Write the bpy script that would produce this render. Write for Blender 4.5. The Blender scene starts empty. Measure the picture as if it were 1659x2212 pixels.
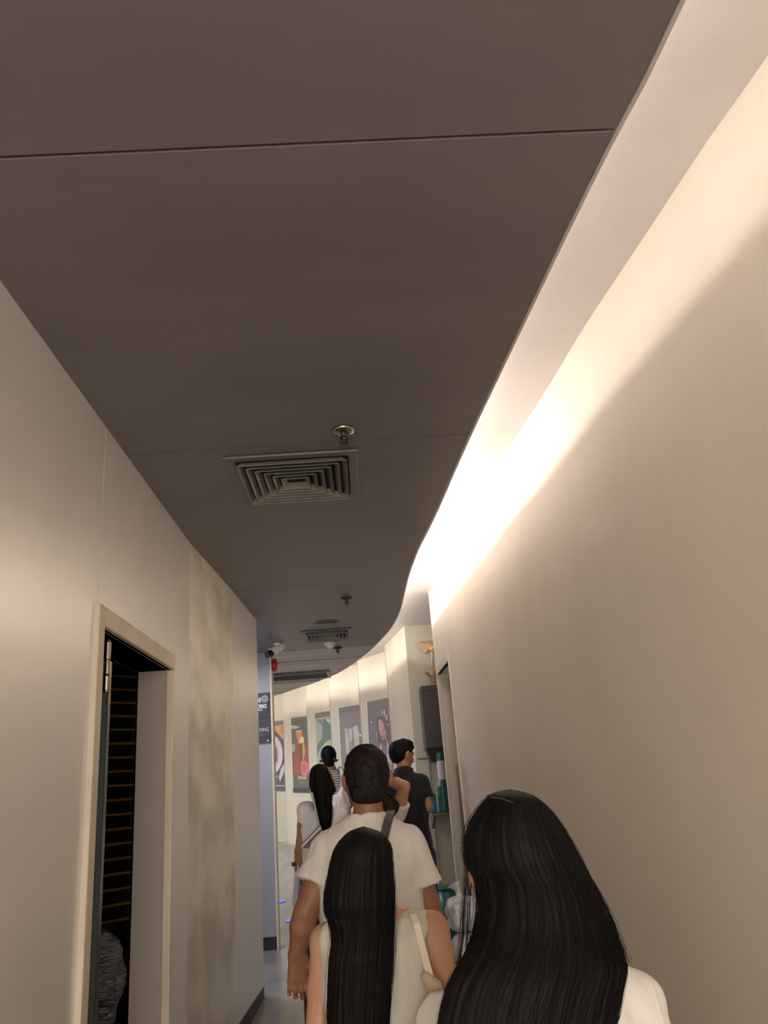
import bpy, bmesh, math, random
import numpy as np
from mathutils import Vector, Matrix, noise as mnoise

S = bpy.context.scene
COL = S.collection
random.seed(7)
rng = np.random.default_rng(7)
PI = math.pi

# ------------------------------------------------------------------ camera
# camera calibrated for a 1659x2212 frame, focal length 1690 px, tilted up and slightly rolled
CX, CY, FPX = 829.5, 1106.0, 1690.0
_vp = (799.0, 1711.0)
_y = np.array([_vp[0]-CX, -(_vp[1]-CY), FPX]); _y /= np.linalg.norm(_y)
_h = np.array([-.08, .997]); _h /= np.linalg.norm(_h)
_t = -FPX*FPX/(_h @ np.array([_vp[0]-CX, -(_vp[1]-CY)]))
_z = np.array([_h[0]*_t, _h[1]*_t, FPX]); _z /= np.linalg.norm(_z)
_z -= _y*(_y@_z); _z /= np.linalg.norm(_z)
_x = np.cross(_z, _y)
if _x[0] < 0: _x = -_x
RM = np.array([_x, _y, _z])
CAM = np.array([0, 0, 1.55])
cd = bpy.data.cameras.new('camera'); cam = bpy.data.objects.new('camera', cd); COL.objects.link(cam)
cd.sensor_fit = 'HORIZONTAL'; cd.sensor_width = 36.0; cd.lens = 36.0*FPX/1659.0
cd.clip_start = .05; cd.clip_end = 100
_r, _u, _f = RM[:, 0], RM[:, 1], RM[:, 2]
cam.matrix_world = Matrix(((_r[0], _u[0], -_f[0], CAM[0]), (_r[1], _u[1], -_f[1], CAM[1]),
                           (_r[2], _u[2], -_f[2], CAM[2]), (0, 0, 0, 1)))
S.camera = cam

def at(px, py, Y):
    """point of the place seen at a pixel, at a known distance Y down the corridor"""
    d = RM @ np.array([px-CX, CY-py, FPX]); return CAM + d*(Y/d[1])
def atz(px, py, Z):
    d = RM @ np.array([px-CX, CY-py, FPX]); return CAM + d*((Z-CAM[2])/d[2])

# ------------------------------------------------------------------ world, light levels, exposure
w = bpy.data.worlds.new('world'); S.world = w; w.use_nodes = True
w.node_tree.nodes['Background'].inputs[0].default_value = (.9, .85, .8, 1)
w.node_tree.nodes['Background'].inputs[1].default_value = 0.01
S.view_settings.view_transform = 'Standard'; S.view_settings.look = 'None'
S.view_settings.gamma = 1; S.view_settings.use_curve_mapping = False
S.view_settings.exposure = 1.25
TUBE_POWER = 42.0
TUBE_COLOR = (1.0, .945, .875)
def area(name, loc, rot, sx, sy, power, color):
    l = bpy.data.lights.new(name, 'AREA'); l.shape = 'RECTANGLE'; l.size = sx; l.size_y = sy; l.energy = power; l.color = color
    o = bpy.data.objects.new(name, l); COL.objects.link(o); o.location = loc; o.rotation_euler = rot; return o
area('lobby_light', (.15, -3.3, 1.6), (math.radians(90), 0, 0), 2.0, 2.6, 56, (1, .93, .86))       # added fill behind the camera, an unseen source that lifts overall brightness
area('hall_light', (-3.2, 10.6, 2.9), (0, 0, 0), 1.2, 2.5, 60, (.95, .95, 1))                     # added unseen fill that brightens the hall round the bend
area('passage_light', (-1.6, 7.3, 2.9), (0, 0, 0), .8, .8, 12, (.85, .88, 1))                      # small unseen fill added for the side passage

# ------------------------------------------------------------------ materials
def nmat(name, color, rough=.6, metal=0, spec=.5, emit=None, strength=0, alpha=1, trans=0, coat=0):
    m = bpy.data.materials.new(name); m.use_nodes = True
    b = m.node_tree.nodes['Principled BSDF']
    b.inputs['Base Color'].default_value = (*color, 1)
    b.inputs['Roughness'].default_value = rough
    b.inputs['Metallic'].default_value = metal
    b.inputs['Specular IOR Level'].default_value = spec
    b.inputs['Alpha'].default_value = alpha
    b.inputs['Transmission Weight'].default_value = trans
    b.inputs['Coat Weight'].default_value = coat
    if emit: b.inputs['Emission Color'].default_value = (*emit, 1); b.inputs['Emission Strength'].default_value = strength
    return m

def tex(m, color2, scale=(4, 4, 4), fac=(.4, .65), detail=5, bump=0, bscale=None, rough=None, bdist=.01):
    """mix in a second colour by noise and add a fine relief"""
    nt = m.node_tree; N = nt.nodes; L = nt.links; b = N['Principled BSDF']
    tc = N.new('ShaderNodeTexCoord'); mp = N.new('ShaderNodeMapping'); mp.inputs['Scale'].default_value = scale
    nz = N.new('ShaderNodeTexNoise'); nz.inputs['Detail'].default_value = detail; nz.inputs['Scale'].default_value = 1
    L.new(tc.outputs['Object'], mp.inputs[0]); L.new(mp.outputs[0], nz.inputs['Vector'])
    rp = N.new('ShaderNodeMapRange'); rp.inputs[1].default_value = fac[0]; rp.inputs[2].default_value = fac[1]
    L.new(nz.outputs['Fac'], rp.inputs[0])
    mx = N.new('ShaderNodeMix'); mx.data_type = 'RGBA'
    mx.inputs[6].default_value = b.inputs['Base Color'].default_value[:]
    mx.inputs[7].default_value = (*color2, 1)
    L.new(rp.outputs[0], mx.inputs[0]); L.new(mx.outputs[2], b.inputs['Base Color'])
    if rough:
        rr = N.new('ShaderNodeMapRange'); rr.inputs[3].default_value, rr.inputs[4].default_value = rough
        L.new(nz.outputs['Fac'], rr.inputs[0]); L.new(rr.outputs[0], b.inputs['Roughness'])
    if bump:
        m2 = N.new('ShaderNodeMapping'); m2.inputs['Scale'].default_value = bscale or (60, 60, 60)
        n2 = N.new('ShaderNodeTexNoise'); n2.inputs['Detail'].default_value = 3; n2.inputs['Scale'].default_value = 1
        bp = N.new('ShaderNodeBump'); bp.inputs['Strength'].default_value = bump; bp.inputs['Distance'].default_value = bdist
        L.new(tc.outputs['Object'], m2.inputs[0]); L.new(m2.outputs[0], n2.inputs['Vector'])
        L.new(n2.outputs['Fac'], bp.inputs['Height']); L.new(bp.outputs[0], b.inputs['Normal'])
    return m

M = {}
M['wall_r'] = tex(nmat('cream_wall_paint', (.82, .73, .61), .5), (.76, .67, .56), (2.5, 2.5, .7), (.35, .75), bump=.15, bscale=(25, 25, 5), bdist=.004)
M['wall_l'] = tex(nmat('grey_satin_panel', (.90, .88, .85), .36, metal=.38), (.84, .82, .79), (1.5, 1.5, .5), (.3, .8), bump=.12, bscale=(14, 14, 3), bdist=.004)
M['wall_marble'] = tex(nmat('cloudy_polished_panel', (.93, .89, .77), .36, metal=.38), (.68, .64, .55), (2.2, 2.4, 3.0), (.40, .62), 8, bump=.1, bscale=(20, 20, 4), bdist=.004, rough=(.28, .55))
M['cove'] = tex(nmat('white_cove_plaster', (.70, .645, .62), .5), (.65, .60, .57), (3, 3, 3), (.3, .8), bump=.2, bscale=(30, 30, 30), bdist=.006)
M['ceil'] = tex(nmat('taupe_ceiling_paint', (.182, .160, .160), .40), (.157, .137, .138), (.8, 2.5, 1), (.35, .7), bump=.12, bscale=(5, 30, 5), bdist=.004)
M['ceil2'] = tex(nmat('pale_taupe_ceiling_paint', (.38, .35, .32), .4), (.29, .26, .24), (.5, 5, 1), (.4, .65), bump=.12, bscale=(3, 20, 5), bdist=.006)  # far panels paler: bounce from the far wall put into the colour
M['lip'] = nmat('ceiling_edge_bead', (.55, .5, .46), .5)
M['far'] = tex(nmat('far_cream_panel', (.66, .60, .47), .35), (.58, .54, .43), (3, 3, .6), (.35, .7))
M['pillar'] = tex(nmat('blue_grey_panel', (.36, .355, .39), .5), (.33, .32, .35), (2, 2, 1), (.3, .8))
M['recess'] = tex(nmat('olive_cream_plaster', (.62, .575, .46), .5), (.52, .485, .38), (4, 4, 1.2), (.35, .7))
M['trim'] = tex(nmat('cream_trim', (.72, .64, .50), .5), (.62, .54, .42), (8, 8, 3), (.4, .7))
M['floor'] = tex(nmat('polished_stone_floor', (.30, .28, .24), .16), (.21, .20, .18), (6, 2.2, 1), (.35, .7), bump=.25, bscale=(3, 9, 3), rough=(.08, .3), bdist=.01)
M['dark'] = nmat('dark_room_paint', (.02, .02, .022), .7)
M['black'] = nmat('matt_black', (.018, .016, .018), .5)
M['kick'] = nmat('dark_skirting', (.03, .028, .034), .5)
M['tube'] = nmat('tube_light', (1, 1, 1), .5, emit=TUBE_COLOR, strength=TUBE_POWER*.62)
M['tube_dim'] = nmat('tube_light_ageing', (1, 1, 1), .5, emit=TUBE_COLOR, strength=TUBE_POWER*.25)  # weaker emission for the run nearest the camera
M['tube_far'] = nmat('tube_light_hall', (1, 1, 1), .5, emit=TUBE_COLOR, strength=TUBE_POWER*.50)
M['tube_bright'] = nmat('tube_light_new', (1, 1, 1), .5, emit=TUBE_COLOR, strength=TUBE_POWER*1.7)  # stronger emission for the middle run
M['vent'] = nmat('grey_painted_metal', (.15, .135, .125), .4)
M['blade'] = nmat('pale_metal_blade', (.22, .205, .17), .35)
M['void'] = nmat('duct_void', (.012, .012, .012), .8)
M['chrome'] = nmat('brushed_chrome', (.35, .33, .28), .25, 1)
M['darkmetal'] = nmat('dark_metal', (.05, .048, .045), .35, .7)
M['white'] = nmat('white_plastic', (.75, .73, .72), .35)
M['red'] = nmat('red_plastic', (.42, .02, .015), .35)
M['glass'] = nmat('tinted_glass_edge', (.10, .14, .15), .15, spec=.7)
M['wood'] = nmat('amber_wood_edge', (.30, .16, .06), .5)  # amber-brown slat edge, reflected glow put into its colour
M['slat'] = nmat('dark_slat', (.015, .014, .02), .4)
M['wrap'] = tex(nmat('cling_film', (.10, .10, .13), .15, spec=.8), (.03, .03, .05), (8, 8, 30), (.4, .6), bump=1, bscale=(15, 15, 60), bdist=.03)
M['teal'] = nmat('teal_plastic', (.01, .085, .065), .3)
M['tealclear'] = nmat('clear_green_liquid_bottle', (.07, .26, .20), .12, trans=.3)
M['blue'] = nmat('blue_label', (.05, .22, .55), .4)
M['pink'] = nmat('pale_pink_label', (.62, .48, .52), .4)
M['brownwood'] = nmat('dark_brown_shelf', (.12, .08, .055), .4)
M['orange'] = nmat('orange_ribbon', (.75, .36, .08), .5)
M['paper'] = nmat('tan_paper', (.47, .30, .18), .7)
M['bag'] = tex(nmat('thin_white_plastic', (.88, .88, .90), .22, spec=.6), (.62, .60, .64), (20, 20, 8), (.4, .6), bump=1, bscale=(30, 30, 12), bdist=.02)
M['led'] = nmat('blue_floor_lamp_lens', (.02, .04, .6), .3, emit=(.02, .04, 1), strength=2.0)

# ------------------------------------------------------------------ mesh helpers
def link(name, me, mat=None, parent=None, kind=None, label=None, cat=None, group=None, smooth=False):
    o = bpy.data.objects.new(name, me); COL.objects.link(o)
    if mat is not None and me is not None:
        for mm in (mat if isinstance(mat, (list, tuple)) else [mat]): me.materials.append(mm)
    if parent is not None: o.parent = parent
    if kind: o['kind'] = kind
    if label: o['label'] = label
    if cat: o['category'] = cat
    if group: o['group'] = group
    if smooth and me is not None: me.polygons.foreach_set('use_smooth', [True]*len(me.polygons))
    return o
def empty(name, loc, label, cat, group=None, kind=None):
    o = bpy.data.objects.new(name, None); COL.objects.link(o); o.location = loc
    if label: o['label'] = label
    if cat: o['category'] = cat
    if group: o['group'] = group
    if kind: o['kind'] = kind
    o.empty_display_size = .1
    return o
def child(name, me, mat, parent, **k):
    """part given in world coordinates, hung under its thing"""
    o = link(name, me, mat, parent, **k)
    org = Vector(parent.location)
    p = parent.parent
    while p is not None: org += Vector(p.location); p = p.parent
    me.transform(Matrix.Translation(-org)); return o
def fromdata(verts, faces, name='m'):
    me = bpy.data.meshes.new(name); me.from_pydata([tuple(map(float, v)) for v in verts], [], faces); me.update(); return me
def recalc(me):
    bm = bmesh.new(); bm.from_mesh(me); bmesh.ops.recalc_face_normals(bm, faces=bm.faces); bm.to_mesh(me); bm.free(); return me
class MB:
    def __init__(s): s.v = []; s.f = []
    def add(s, v, f):
        n = len(s.v); s.v += [tuple(map(float, p)) for p in v]; s.f += [tuple(i+n for i in q) for q in f]; return s
    def box(s, x0, x1, y0, y1, z0, z1):
        v = [(x, y, z) for z in (z0, z1) for x, y in ((x0, y0), (x1, y0), (x1, y1), (x0, y1))]
        return s.add(v, [(0, 3, 2, 1), (4, 5, 6, 7), (0, 1, 5, 4), (1, 2, 6, 5), (2, 3, 7, 6), (3, 0, 4, 7)])
    def prism(s, poly, z0, z1):
        n = len(poly)
        v = [(p[0], p[1], z0) for p in poly]+[(p[0], p[1], z1) for p in poly]
        return s.add(v, [tuple(range(n))[::-1], tuple(range(n, 2*n))]+[(i, (i+1) % n, n+(i+1) % n, n+i) for i in range(n)])
    def seg(s, a, b, t, z0, z1, side=1):
        """wall piece from a to b, thickness t on one side"""
        dx, dy = b[0]-a[0], b[1]-a[1]; l = math.hypot(dx, dy); nx, ny = dy/l*side, -dx/l*side
        return s.prism([a, b, (b[0]+nx*t, b[1]+ny*t), (a[0]+nx*t, a[1]+ny*t)], z0, z1)
    def strip(s, pts, t, z0, z1, side=1):
        """curved wall following pts with thickness t (mitred)"""
        n = len(pts); off = []
        for i, p in enumerate(pts):
            a = pts[max(0, i-1)]; b = pts[min(n-1, i+1)]; dx, dy = b[0]-a[0], b[1]-a[1]; l = math.hypot(dx, dy)
            off.append((p[0]+dy/l*side*t, p[1]-dx/l*side*t))
        v = []
        for p, q in zip(pts, off): v += [(p[0], p[1], z0), (p[0], p[1], z1), (q[0], q[1], z1), (q[0], q[1], z0)]
        f = []
        for i in range(n-1):
            a, b = 4*i, 4*i+4
            for k in range(4): f.append((a+k, a+(k+1) % 4, b+(k+1) % 4, b+k))
        f += [(0, 1, 2, 3), (4*n-4, 4*n-1, 4*n-2, 4*n-3)]
        return s.add(v, f)
    def tube(s, pts, rad, seg=10, cap=True):
        pts = [Vector(p) for p in pts]; n = len(pts); base = len(s.v); up = Vector((0, 0, 1)); V = []; Fc = []
        prev = None
        for i, p in enumerate(pts):
            d = (pts[min(n-1, i+1)]-pts[max(0, i-1)]).normalized()
            if prev is None:
                prev = d.orthogonal().normalized()
            prev = (prev-d*prev.dot(d)).normalized(); c = d.cross(prev)
            r = rad[i] if isinstance(rad, (list, tuple)) else rad
            for k in range(seg):
                a = 2*PI*k/seg; V.append(p+prev*math.cos(a)*r+c*math.sin(a)*r)
        for i in range(n-1):
            for k in range(seg): Fc.append((i*seg+k, i*seg+(k+1) % seg, (i+1)*seg+(k+1) % seg, (i+1)*seg+k))
        if cap: Fc += [tuple(range(seg))[::-1], tuple(range((n-1)*seg, n*seg))]
        return s.add(V, Fc)
    def lathe(s, c, prof, seg=24, axis='z'):
        V = []; Fc = []; n = len(prof)
        for r, z in prof:
            for k in range(seg):
                a = 2*PI*k/seg; q = (r*math.cos(a), r*math.sin(a), z)
                if axis == 'x': q = (z, q[0], q[1])
                if axis == 'y': q = (q[0], z, q[1])
                V.append((c[0]+q[0], c[1]+q[1], c[2]+q[2]))
        for i in range(n-1):
            for k in range(seg): Fc.append((i*seg+k, i*seg+(k+1) % seg, (i+1)*seg+(k+1) % seg, (i+1)*seg+k))
        Fc += [tuple(range(seg))[::-1], tuple(range((n-1)*seg, n*seg))]
        return s.add(V, Fc)
    def mesh(s, name='m'): return recalc(fromdata(s.v, s.f, name))
def struct(name, mb, mat, parent=None, **k):
    me = mb.mesh(name)
    if parent is None: return link(name, me, mat, kind='structure', **k)
    return link(name, me, mat, parent, **k)
def bevel(o, w=.004, n=2):
    b = o.modifiers.new('b', 'BEVEL'); b.width = w; b.segments = n; b.limit_method = 'ANGLE'; return o

def smooth_line(pts, step=.12):
    """Catmull-Rom resampling of a plan curve"""
    P = [np.array(p, float) for p in pts]; P = [2*P[0]-P[1]]+P+[2*P[-1]-P[-2]]; out = []
    for i in range(1, len(P)-2):
        n = max(1, int(np.linalg.norm(P[i+1]-P[i])/step))
        for k in range(n):
            t = k/n; a, b, c, d = P[i-1], P[i], P[i+1], P[i+2]
            out.append(tuple(.5*((2*b)+(-a+c)*t+(2*a-5*b+4*c-d)*t*t+(-a+3*b-3*c+d)*t**3)))
    out.append(tuple(P[-2])); return out
def lerp_x(line, y):
    for a, b in zip(line, line[1:]):
        if a[1] <= y <= b[1]: return a[0]+(b[0]-a[0])*(y-a[1])/max(1e-6, b[1]-a[1])
    return line[0][0] if y < line[0][1] else line[-1][0]

# ------------------------------------------------------------------ plan of the corridor
ZC, ZV = 3.0, 3.25                                   # dark ceiling, cove ceiling
EDGE = smooth_line([(.83, -3.5), (.82, -1.5), (.775, 0), (.727, 1.125), (.686, 1.507), (.656, 1.81), (.619, 2.22), (.587, 2.59), (.548, 3.04),
        (.511, 3.54), (.478, 4.036), (.44, 4.5), (.411, 4.8), (.378, 5.41), (.367, 5.913), (.355, 6.579), (.309, 7.231), (.216, 7.873),
        (.093, 8.534), (-.047, 9.136), (-.224, 9.777), (-.38, 10.2), (-.62, 10.68), (-.95, 11.25), (-1.383, 11.9), (-2.2, 12.35), (-4.2, 12.75)])
RWALL = smooth_line([(1.33, -3.5), (1.31, -1.5), (1.25, .1), (1.19, 1.0), (1.143, 1.48), (1.10, 1.75), (1.054, 2.143), (1.01, 2.5), (.98, 2.77), (.95, 3.15), (.91, 3.55),
        (.873, 3.868), (.836, 4.239), (.795, 4.68), (.755, 5.179), (.715, 5.867), (.695, 6.23)])
RWALL2 = [(.668, 6.98), (.662, 7.09)]
LW = [(-.955, -3.5), (-.955, 2.0), (-.955, 2.835), (-.955, 2.88), (-.955, 3.98), (-.955, 4.40), (-.90, 5.55), (-.868, 6.60)]
DZL, DZR = 2.20, 2.48                                # heads of the two door openings
def floor_z(y):
    P = [(-4, 0), (3, .02), (6.5, .2), (8.3, .24), (13, .94), (16, 1.0)]
    for a, b in zip(P, P[1:]):
        if y <= b[0]: return a[1]+(b[1]-a[1])*max(0, y-a[0])/(b[0]-a[0])
    return 1.0

# ------------------------------------------------------------------ floor
mb = MB(); ys = [-3.6, 3, 6.5, 8.3, 13, 14.5]
for a, b in zip(ys, ys[1:]):
    v = [(-4.4, a, -.1), (2.2, a, -.1), (2.2, b, -.1), (-4.4, b, -.1), (-4.4, a, floor_z(a)), (2.2, a, floor_z(a)), (2.2, b, floor_z(b)), (-4.4, b, floor_z(b))]
    mb.add(v, [(0, 3, 2, 1), (4, 5, 6, 7), (0, 1, 5, 4), (1, 2, 6, 5), (2, 3, 7, 6), (3, 0, 4, 7)])
floor = struct('floor', mb, M['floor'])

# ------------------------------------------------------------------ ceiling: a backing with separate taupe panels
def left_x(y):
    if y <= 6.6: return lerp_x(LW, y)
    if y <= 8.22: return -2.2
    return -4.2
def ceil_poly(a, b, inset=0):
    ysr = [a]+[p[1] for p in EDGE if a+.02 < p[1] < b-.02]+[b]
    R = [(lerp_x(EDGE, y)-inset, y) for y in ysr]
    brk = [y for y in (2.0, 4.40, 5.55, 6.6, 6.6001, 8.22, 8.2201) if a < y < b]
    L = [(left_x(y), y) for y in [a]+brk+[b]]
    return R+L[::-1]
mb = MB()
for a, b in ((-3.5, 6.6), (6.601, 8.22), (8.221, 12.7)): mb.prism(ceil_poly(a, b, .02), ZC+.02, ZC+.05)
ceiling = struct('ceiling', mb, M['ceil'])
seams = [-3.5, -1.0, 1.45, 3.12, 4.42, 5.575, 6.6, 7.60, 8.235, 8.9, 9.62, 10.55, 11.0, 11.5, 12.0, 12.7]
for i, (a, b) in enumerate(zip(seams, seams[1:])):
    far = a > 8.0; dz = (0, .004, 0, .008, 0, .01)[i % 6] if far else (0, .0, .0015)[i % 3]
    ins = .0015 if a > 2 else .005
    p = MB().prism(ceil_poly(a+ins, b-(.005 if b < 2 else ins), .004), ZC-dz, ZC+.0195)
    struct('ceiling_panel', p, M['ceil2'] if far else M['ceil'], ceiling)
# lip along the edge of the dark ceiling, and the cove above
lip = struct('trim_1', MB().strip(EDGE, .010, ZC-.003, ZC+.045, side=1), M['lip'])
# cove ceiling
cv = MB(); outer = [(2.1, -3.5), (2.1, 8.8), (.6, 8.8), (-.2, 13.4), (-4.3, 13.6)]
inner = [(p[0]-.55, p[1]-.1) for p in EDGE]
cv.box(-4.4, 2.2, -3.6, 14.2, ZV, ZV+.08)
cove = struct('ceiling_cove', cv, M['cove'])
# upstand closing the void over the dark ceiling
bk = [(p[0]-.42, p[1]) if p[1] < 7.5 else (p[0]-.35, p[1]-.3) for p in EDGE]
struct('trim_2', MB().strip(bk, .03, ZC+.04, ZV, side=-1), M['cove'])
# tubes lying end to end in the cove, parts of it
def offset_line(line, d):
    out = []
    for i, p in enumerate(line):
        a = line[max(0, i-1)]; b = line[min(len(line)-1, i+1)]; dx, dy = b[0]-a[0], b[1]-a[1]; l = math.hypot(dx, dy)
        out.append((p[0]-dy/l*d, p[1]+dx/l*d))
    return out
ol = offset_line(EDGE, .12)
acc = 0; cur = [ol[0]]
for a, b in zip(ol, ol[1:]):
    acc += math.dist(a, b); cur.append(b)
    if acc > 1.02:
        q = [cur[0]]+cur[1:-1]+[(cur[-1][0]*.93+cur[-2][0]*.07, cur[-1][1]*.93+cur[-2][1]*.07)]
        t = MB().tube([(x, y, ZC+.098) for x, y in q], .011, 8)
        yy = q[len(q)//2][1]
        struct('light_tube', t, M['tube_dim'] if yy < 3.4 else (M['tube_bright'] if 4.0 < yy < 6.6 else (M['tube'] if yy < 6.6 else M['tube_far'])), cove)
        h = MB(); m0 = q[0]; h.box(m0[0]-.02, m0[0]+.02, m0[1]-.03, m0[1]+.005, ZC+.05, ZC+.085)
        struct('lamp_holder', h, M['white'], cove)
        acc = 0; cur = [b]

# ------------------------------------------------------------------ right wall with its door opening
mb = MB().strip(RWALL, .14, -.05, ZV, side=1)
mb.seg(RWALL[-1], RWALL2[0], .14, DZR, ZV); mb.seg(RWALL2[0], RWALL2[1], .14, -.05, ZV)
wall_right = struct('wall_right', mb, M['wall_r'])
# reveal, soffit, frame and door behind it
a, b = RWALL[-1], RWALL2[0]
tr = MB(); tr.seg((a[0]-.012, a[1]-.02), (a[0]-.010, a[1]+.012), .16, .1, DZR+.05)
tr.seg((a[0]-.012, a[1]-.02), (b[0]-.012, b[1]+.02), .03, DZR, DZR+.06)
tr.seg((b[0]-.012, b[1]-.005), (b[0]-.013, b[1]+.03), .03, .1, DZR)
struct('trim_3', tr, M['trim'])
d2 = struct('door_2', MB().box(.84, .88, 6.05, 7.2, 0, 2.9), M['black'])
rv = MB().box(.68, .84, 6.985, 7.03, .1, DZR); struct('reveal', rv, M['recess'], d2)
struct('door_pane', MB().box(.80, .815, 6.25, 6.98, .2, 2.44), M['glass'], d2)
struct('door_stile', MB().box(.74, .80, 6.935, 6.98, .2, 1.72), nmat('grey_steel', (.25, .24, .25), .4, .6), d2)

# ------------------------------------------------------------------ left wall: backing and panels
T = .27
def lx(y): return lerp_x(LW, y)
mb = MB()
def lseg(mb, y0, y1, z0, z1, dx0=-.02, t=.14):
    brk = [y0]+[p[1] for p in LW if y0 < p[1] < y1]+[y1]
    for a, b in zip(brk, brk[1:]): mb.seg((lx(a)+dx0, a), (lx(b)+dx0, b), t, z0, z1, side=-1)
    return mb
lseg(mb, -3.5, 2.88, -.05, ZC+.02); lseg(mb, 2.88, 3.98, DZL, ZC+.02); lseg(mb, 3.98, 6.60, -.05, ZC+.02)
wall_left = struct('wall_left', mb, M['wall_l'])
def wpanel(name, pieces, mat):
    m = MB()
    for y0, y1, z0, z1 in pieces: lseg(m, y0, y1, z0, z1, 0, .0185)
    return struct(name, m, mat, wall_left)
wpanel('wall_panel', [(-3.5, -.5, .06, ZC-.001)], M['wall_l'])
wpanel('wall_panel', [(-.496, 2.8415, .06, ZC-.001)], M['wall_l'])
wpanel('wall_panel', [(2.848, 2.88, .06, ZC-.001), (2.88, 3.98, DZL, ZC-.001), (3.98, 4.396, .06, ZC-.001)], M['wall_l'])
wpanel('cloudy_wall_panel', [(4.400, 5.546, .08, ZC-.001)], M['wall_marble'])
wpanel('wall_panel', [(5.552, 6.60, .2, ZC-.001)], M['wall_l'])
struct('baseboard_left', lseg(MB(), 4.4, 6.58, 0, .27, .004, .02), M['kick'])
# end return of the left wall, passage and pillar beyond it
struct('wall_left_return', MB().box(-2.3, -.89, 6.36, 6.60, -.05, ZC+.02), M['wall_l'])
struct('wall_passage', MB().box(-2.4, -2.2, 6.5, 8.4, -.05, ZV), M['pillar'])
pil = struct('wall_pillar', MB().box(-2.4, -.952, 8.22, 8.36, .35, ZV), M['pillar'])
struct('wall_pillar_side', MB().box(-.952, -.935, 8.20, 8.36, .2, ZV), M['trim'])
struct('baseboard_pillar', MB().box(-2.3, -.955, 8.235, 8.35, .1, .36), M['kick'])
struct('wall_far_left', MB().box(-4.4, -4.2, 8.2, 14.2, 0, ZV), M['pillar'])
struct('wall_far_return', MB().box(-4.4, -2.4, 8.22, 8.36, 0, ZV), M['pillar'])
# door frame of the left opening
fr = MB()
fr.box(-.975, -.935, 2.815, 2.885, 0, DZL+.075)
fr.box(-.975, -.935, 2.885, 3.985, DZL, DZL+.075)
fr.box(-.975, -.937, 3.965, 3.985, 0, DZL)
bevel(struct('trim_4', fr, M['trim']), .006)
dm = MB(); dm.box(-1.115, -.972, 3.975, 4.0, 0, DZL)                        # far reveal
d1 = struct('door_1', dm, nmat('taupe_reveal', (.42, .365, .32), .5))
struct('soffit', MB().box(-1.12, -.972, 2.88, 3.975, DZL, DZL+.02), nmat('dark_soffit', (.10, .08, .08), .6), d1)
struct('near_reveal', MB().box(-1.115, -.972, 2.87, 2.884, 0, DZL), M['wall_l'], d1)
lf = MB().box(-1.90, -.972, 3.05, 3.075, .02, DZL-.09); lf = struct('glass_door_leaf', lf, M['glass'], d1)
hg = MB().lathe((-.972, 3.04, 1.98), [(.010, 0), (.013, .01), (.013, .06), (.009, .07), (.009, .12), (.012, .125), (.012, .19), (.008, .2)], 12)
struct('hinge_rod', hg, M['chrome'], d1)
struct('edge_strip', MB().box(-.972, -.966, 3.048, 3.077, .02, DZL-.10), M['chrome'], d1)
# the dark room behind
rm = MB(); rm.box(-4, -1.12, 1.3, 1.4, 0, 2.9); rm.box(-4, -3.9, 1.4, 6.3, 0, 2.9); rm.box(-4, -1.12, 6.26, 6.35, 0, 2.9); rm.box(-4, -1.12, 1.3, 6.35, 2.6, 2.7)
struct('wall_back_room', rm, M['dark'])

# ------------------------------------------------------------------ far wall: stepped panels, each projecting past the last
FP = [  # (left end, right end) of each panel in plan
    ((-4.25, 13.55), (-2.35, 13.42)), ((-2.4, 13.25), (-1.31, 13.12)),
    ((-1.285, 12.82), (-.885, 12.42)), ((-.86, 12.15), (-.495, 11.80)),
    ((-.485, 11.50), (-.055, 11.08)), ((-.05, 10.76), (.325, 10.16)), ((.31, 9.72), (.497, 8.60))]
wf = empty('wall_far', (0, 0, 0), None, None, kind='structure')
for i, (a, b) in enumerate(FP):
    l_ = math.dist(a, b); e_ = .07 if i+1 < len(FP) else 0; b = (b[0]+(b[0]-a[0])/l_*e_, b[1]+(b[1]-a[1])/l_*e_)
    m = MB().seg(a, b, .10, .15, ZV, side=-1)
    struct('wall_panel', m, M['far'], wf)
    if i+1 < len(FP):
        c = FP[i+1][0]; dx, dy = b[0]-a[0], b[1]-a[1]; l = math.hypot(dx, dy)
        struct('step_return', MB().seg((c[0]+.035, c[1]+.02), (b[0]+.03, b[1]+.03), .05, .15, ZV, side=-1), M['far'], wf)
wr = MB().seg((.50, 8.58), (2.2, 8.70), .12, 0, ZV, side=-1)
wrec = struct('wall_recess', wr, M['recess'])
struct('wall_recess_side', MB().box(2.0, 2.15, 7.0, 8.7, 0, ZV), M['recess'])
struct('wall_recess_near', MB().box(.80, 2.1, 7.08, 7.2, 0, ZV), M['recess'])
struct('trim_5', MB().box(.52, .72, 8.565, 8.60, 1.835, 1.842), M['kick'])
struct('trim_6', MB().box(.638, .641, 8.572, 8.60, .3, 1.835), M['kick'])
struct('baseboard_far', MB().seg((-1.9, 13.13), (-1.31, 13.05), .02, .9, .965, side=-1), M['trim'])
# shell behind the camera
struct('wall_back', MB().box(-1.2, 1.6, -3.62, -3.5, 0, ZV), M['wall_r'])
#--PART2--

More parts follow.
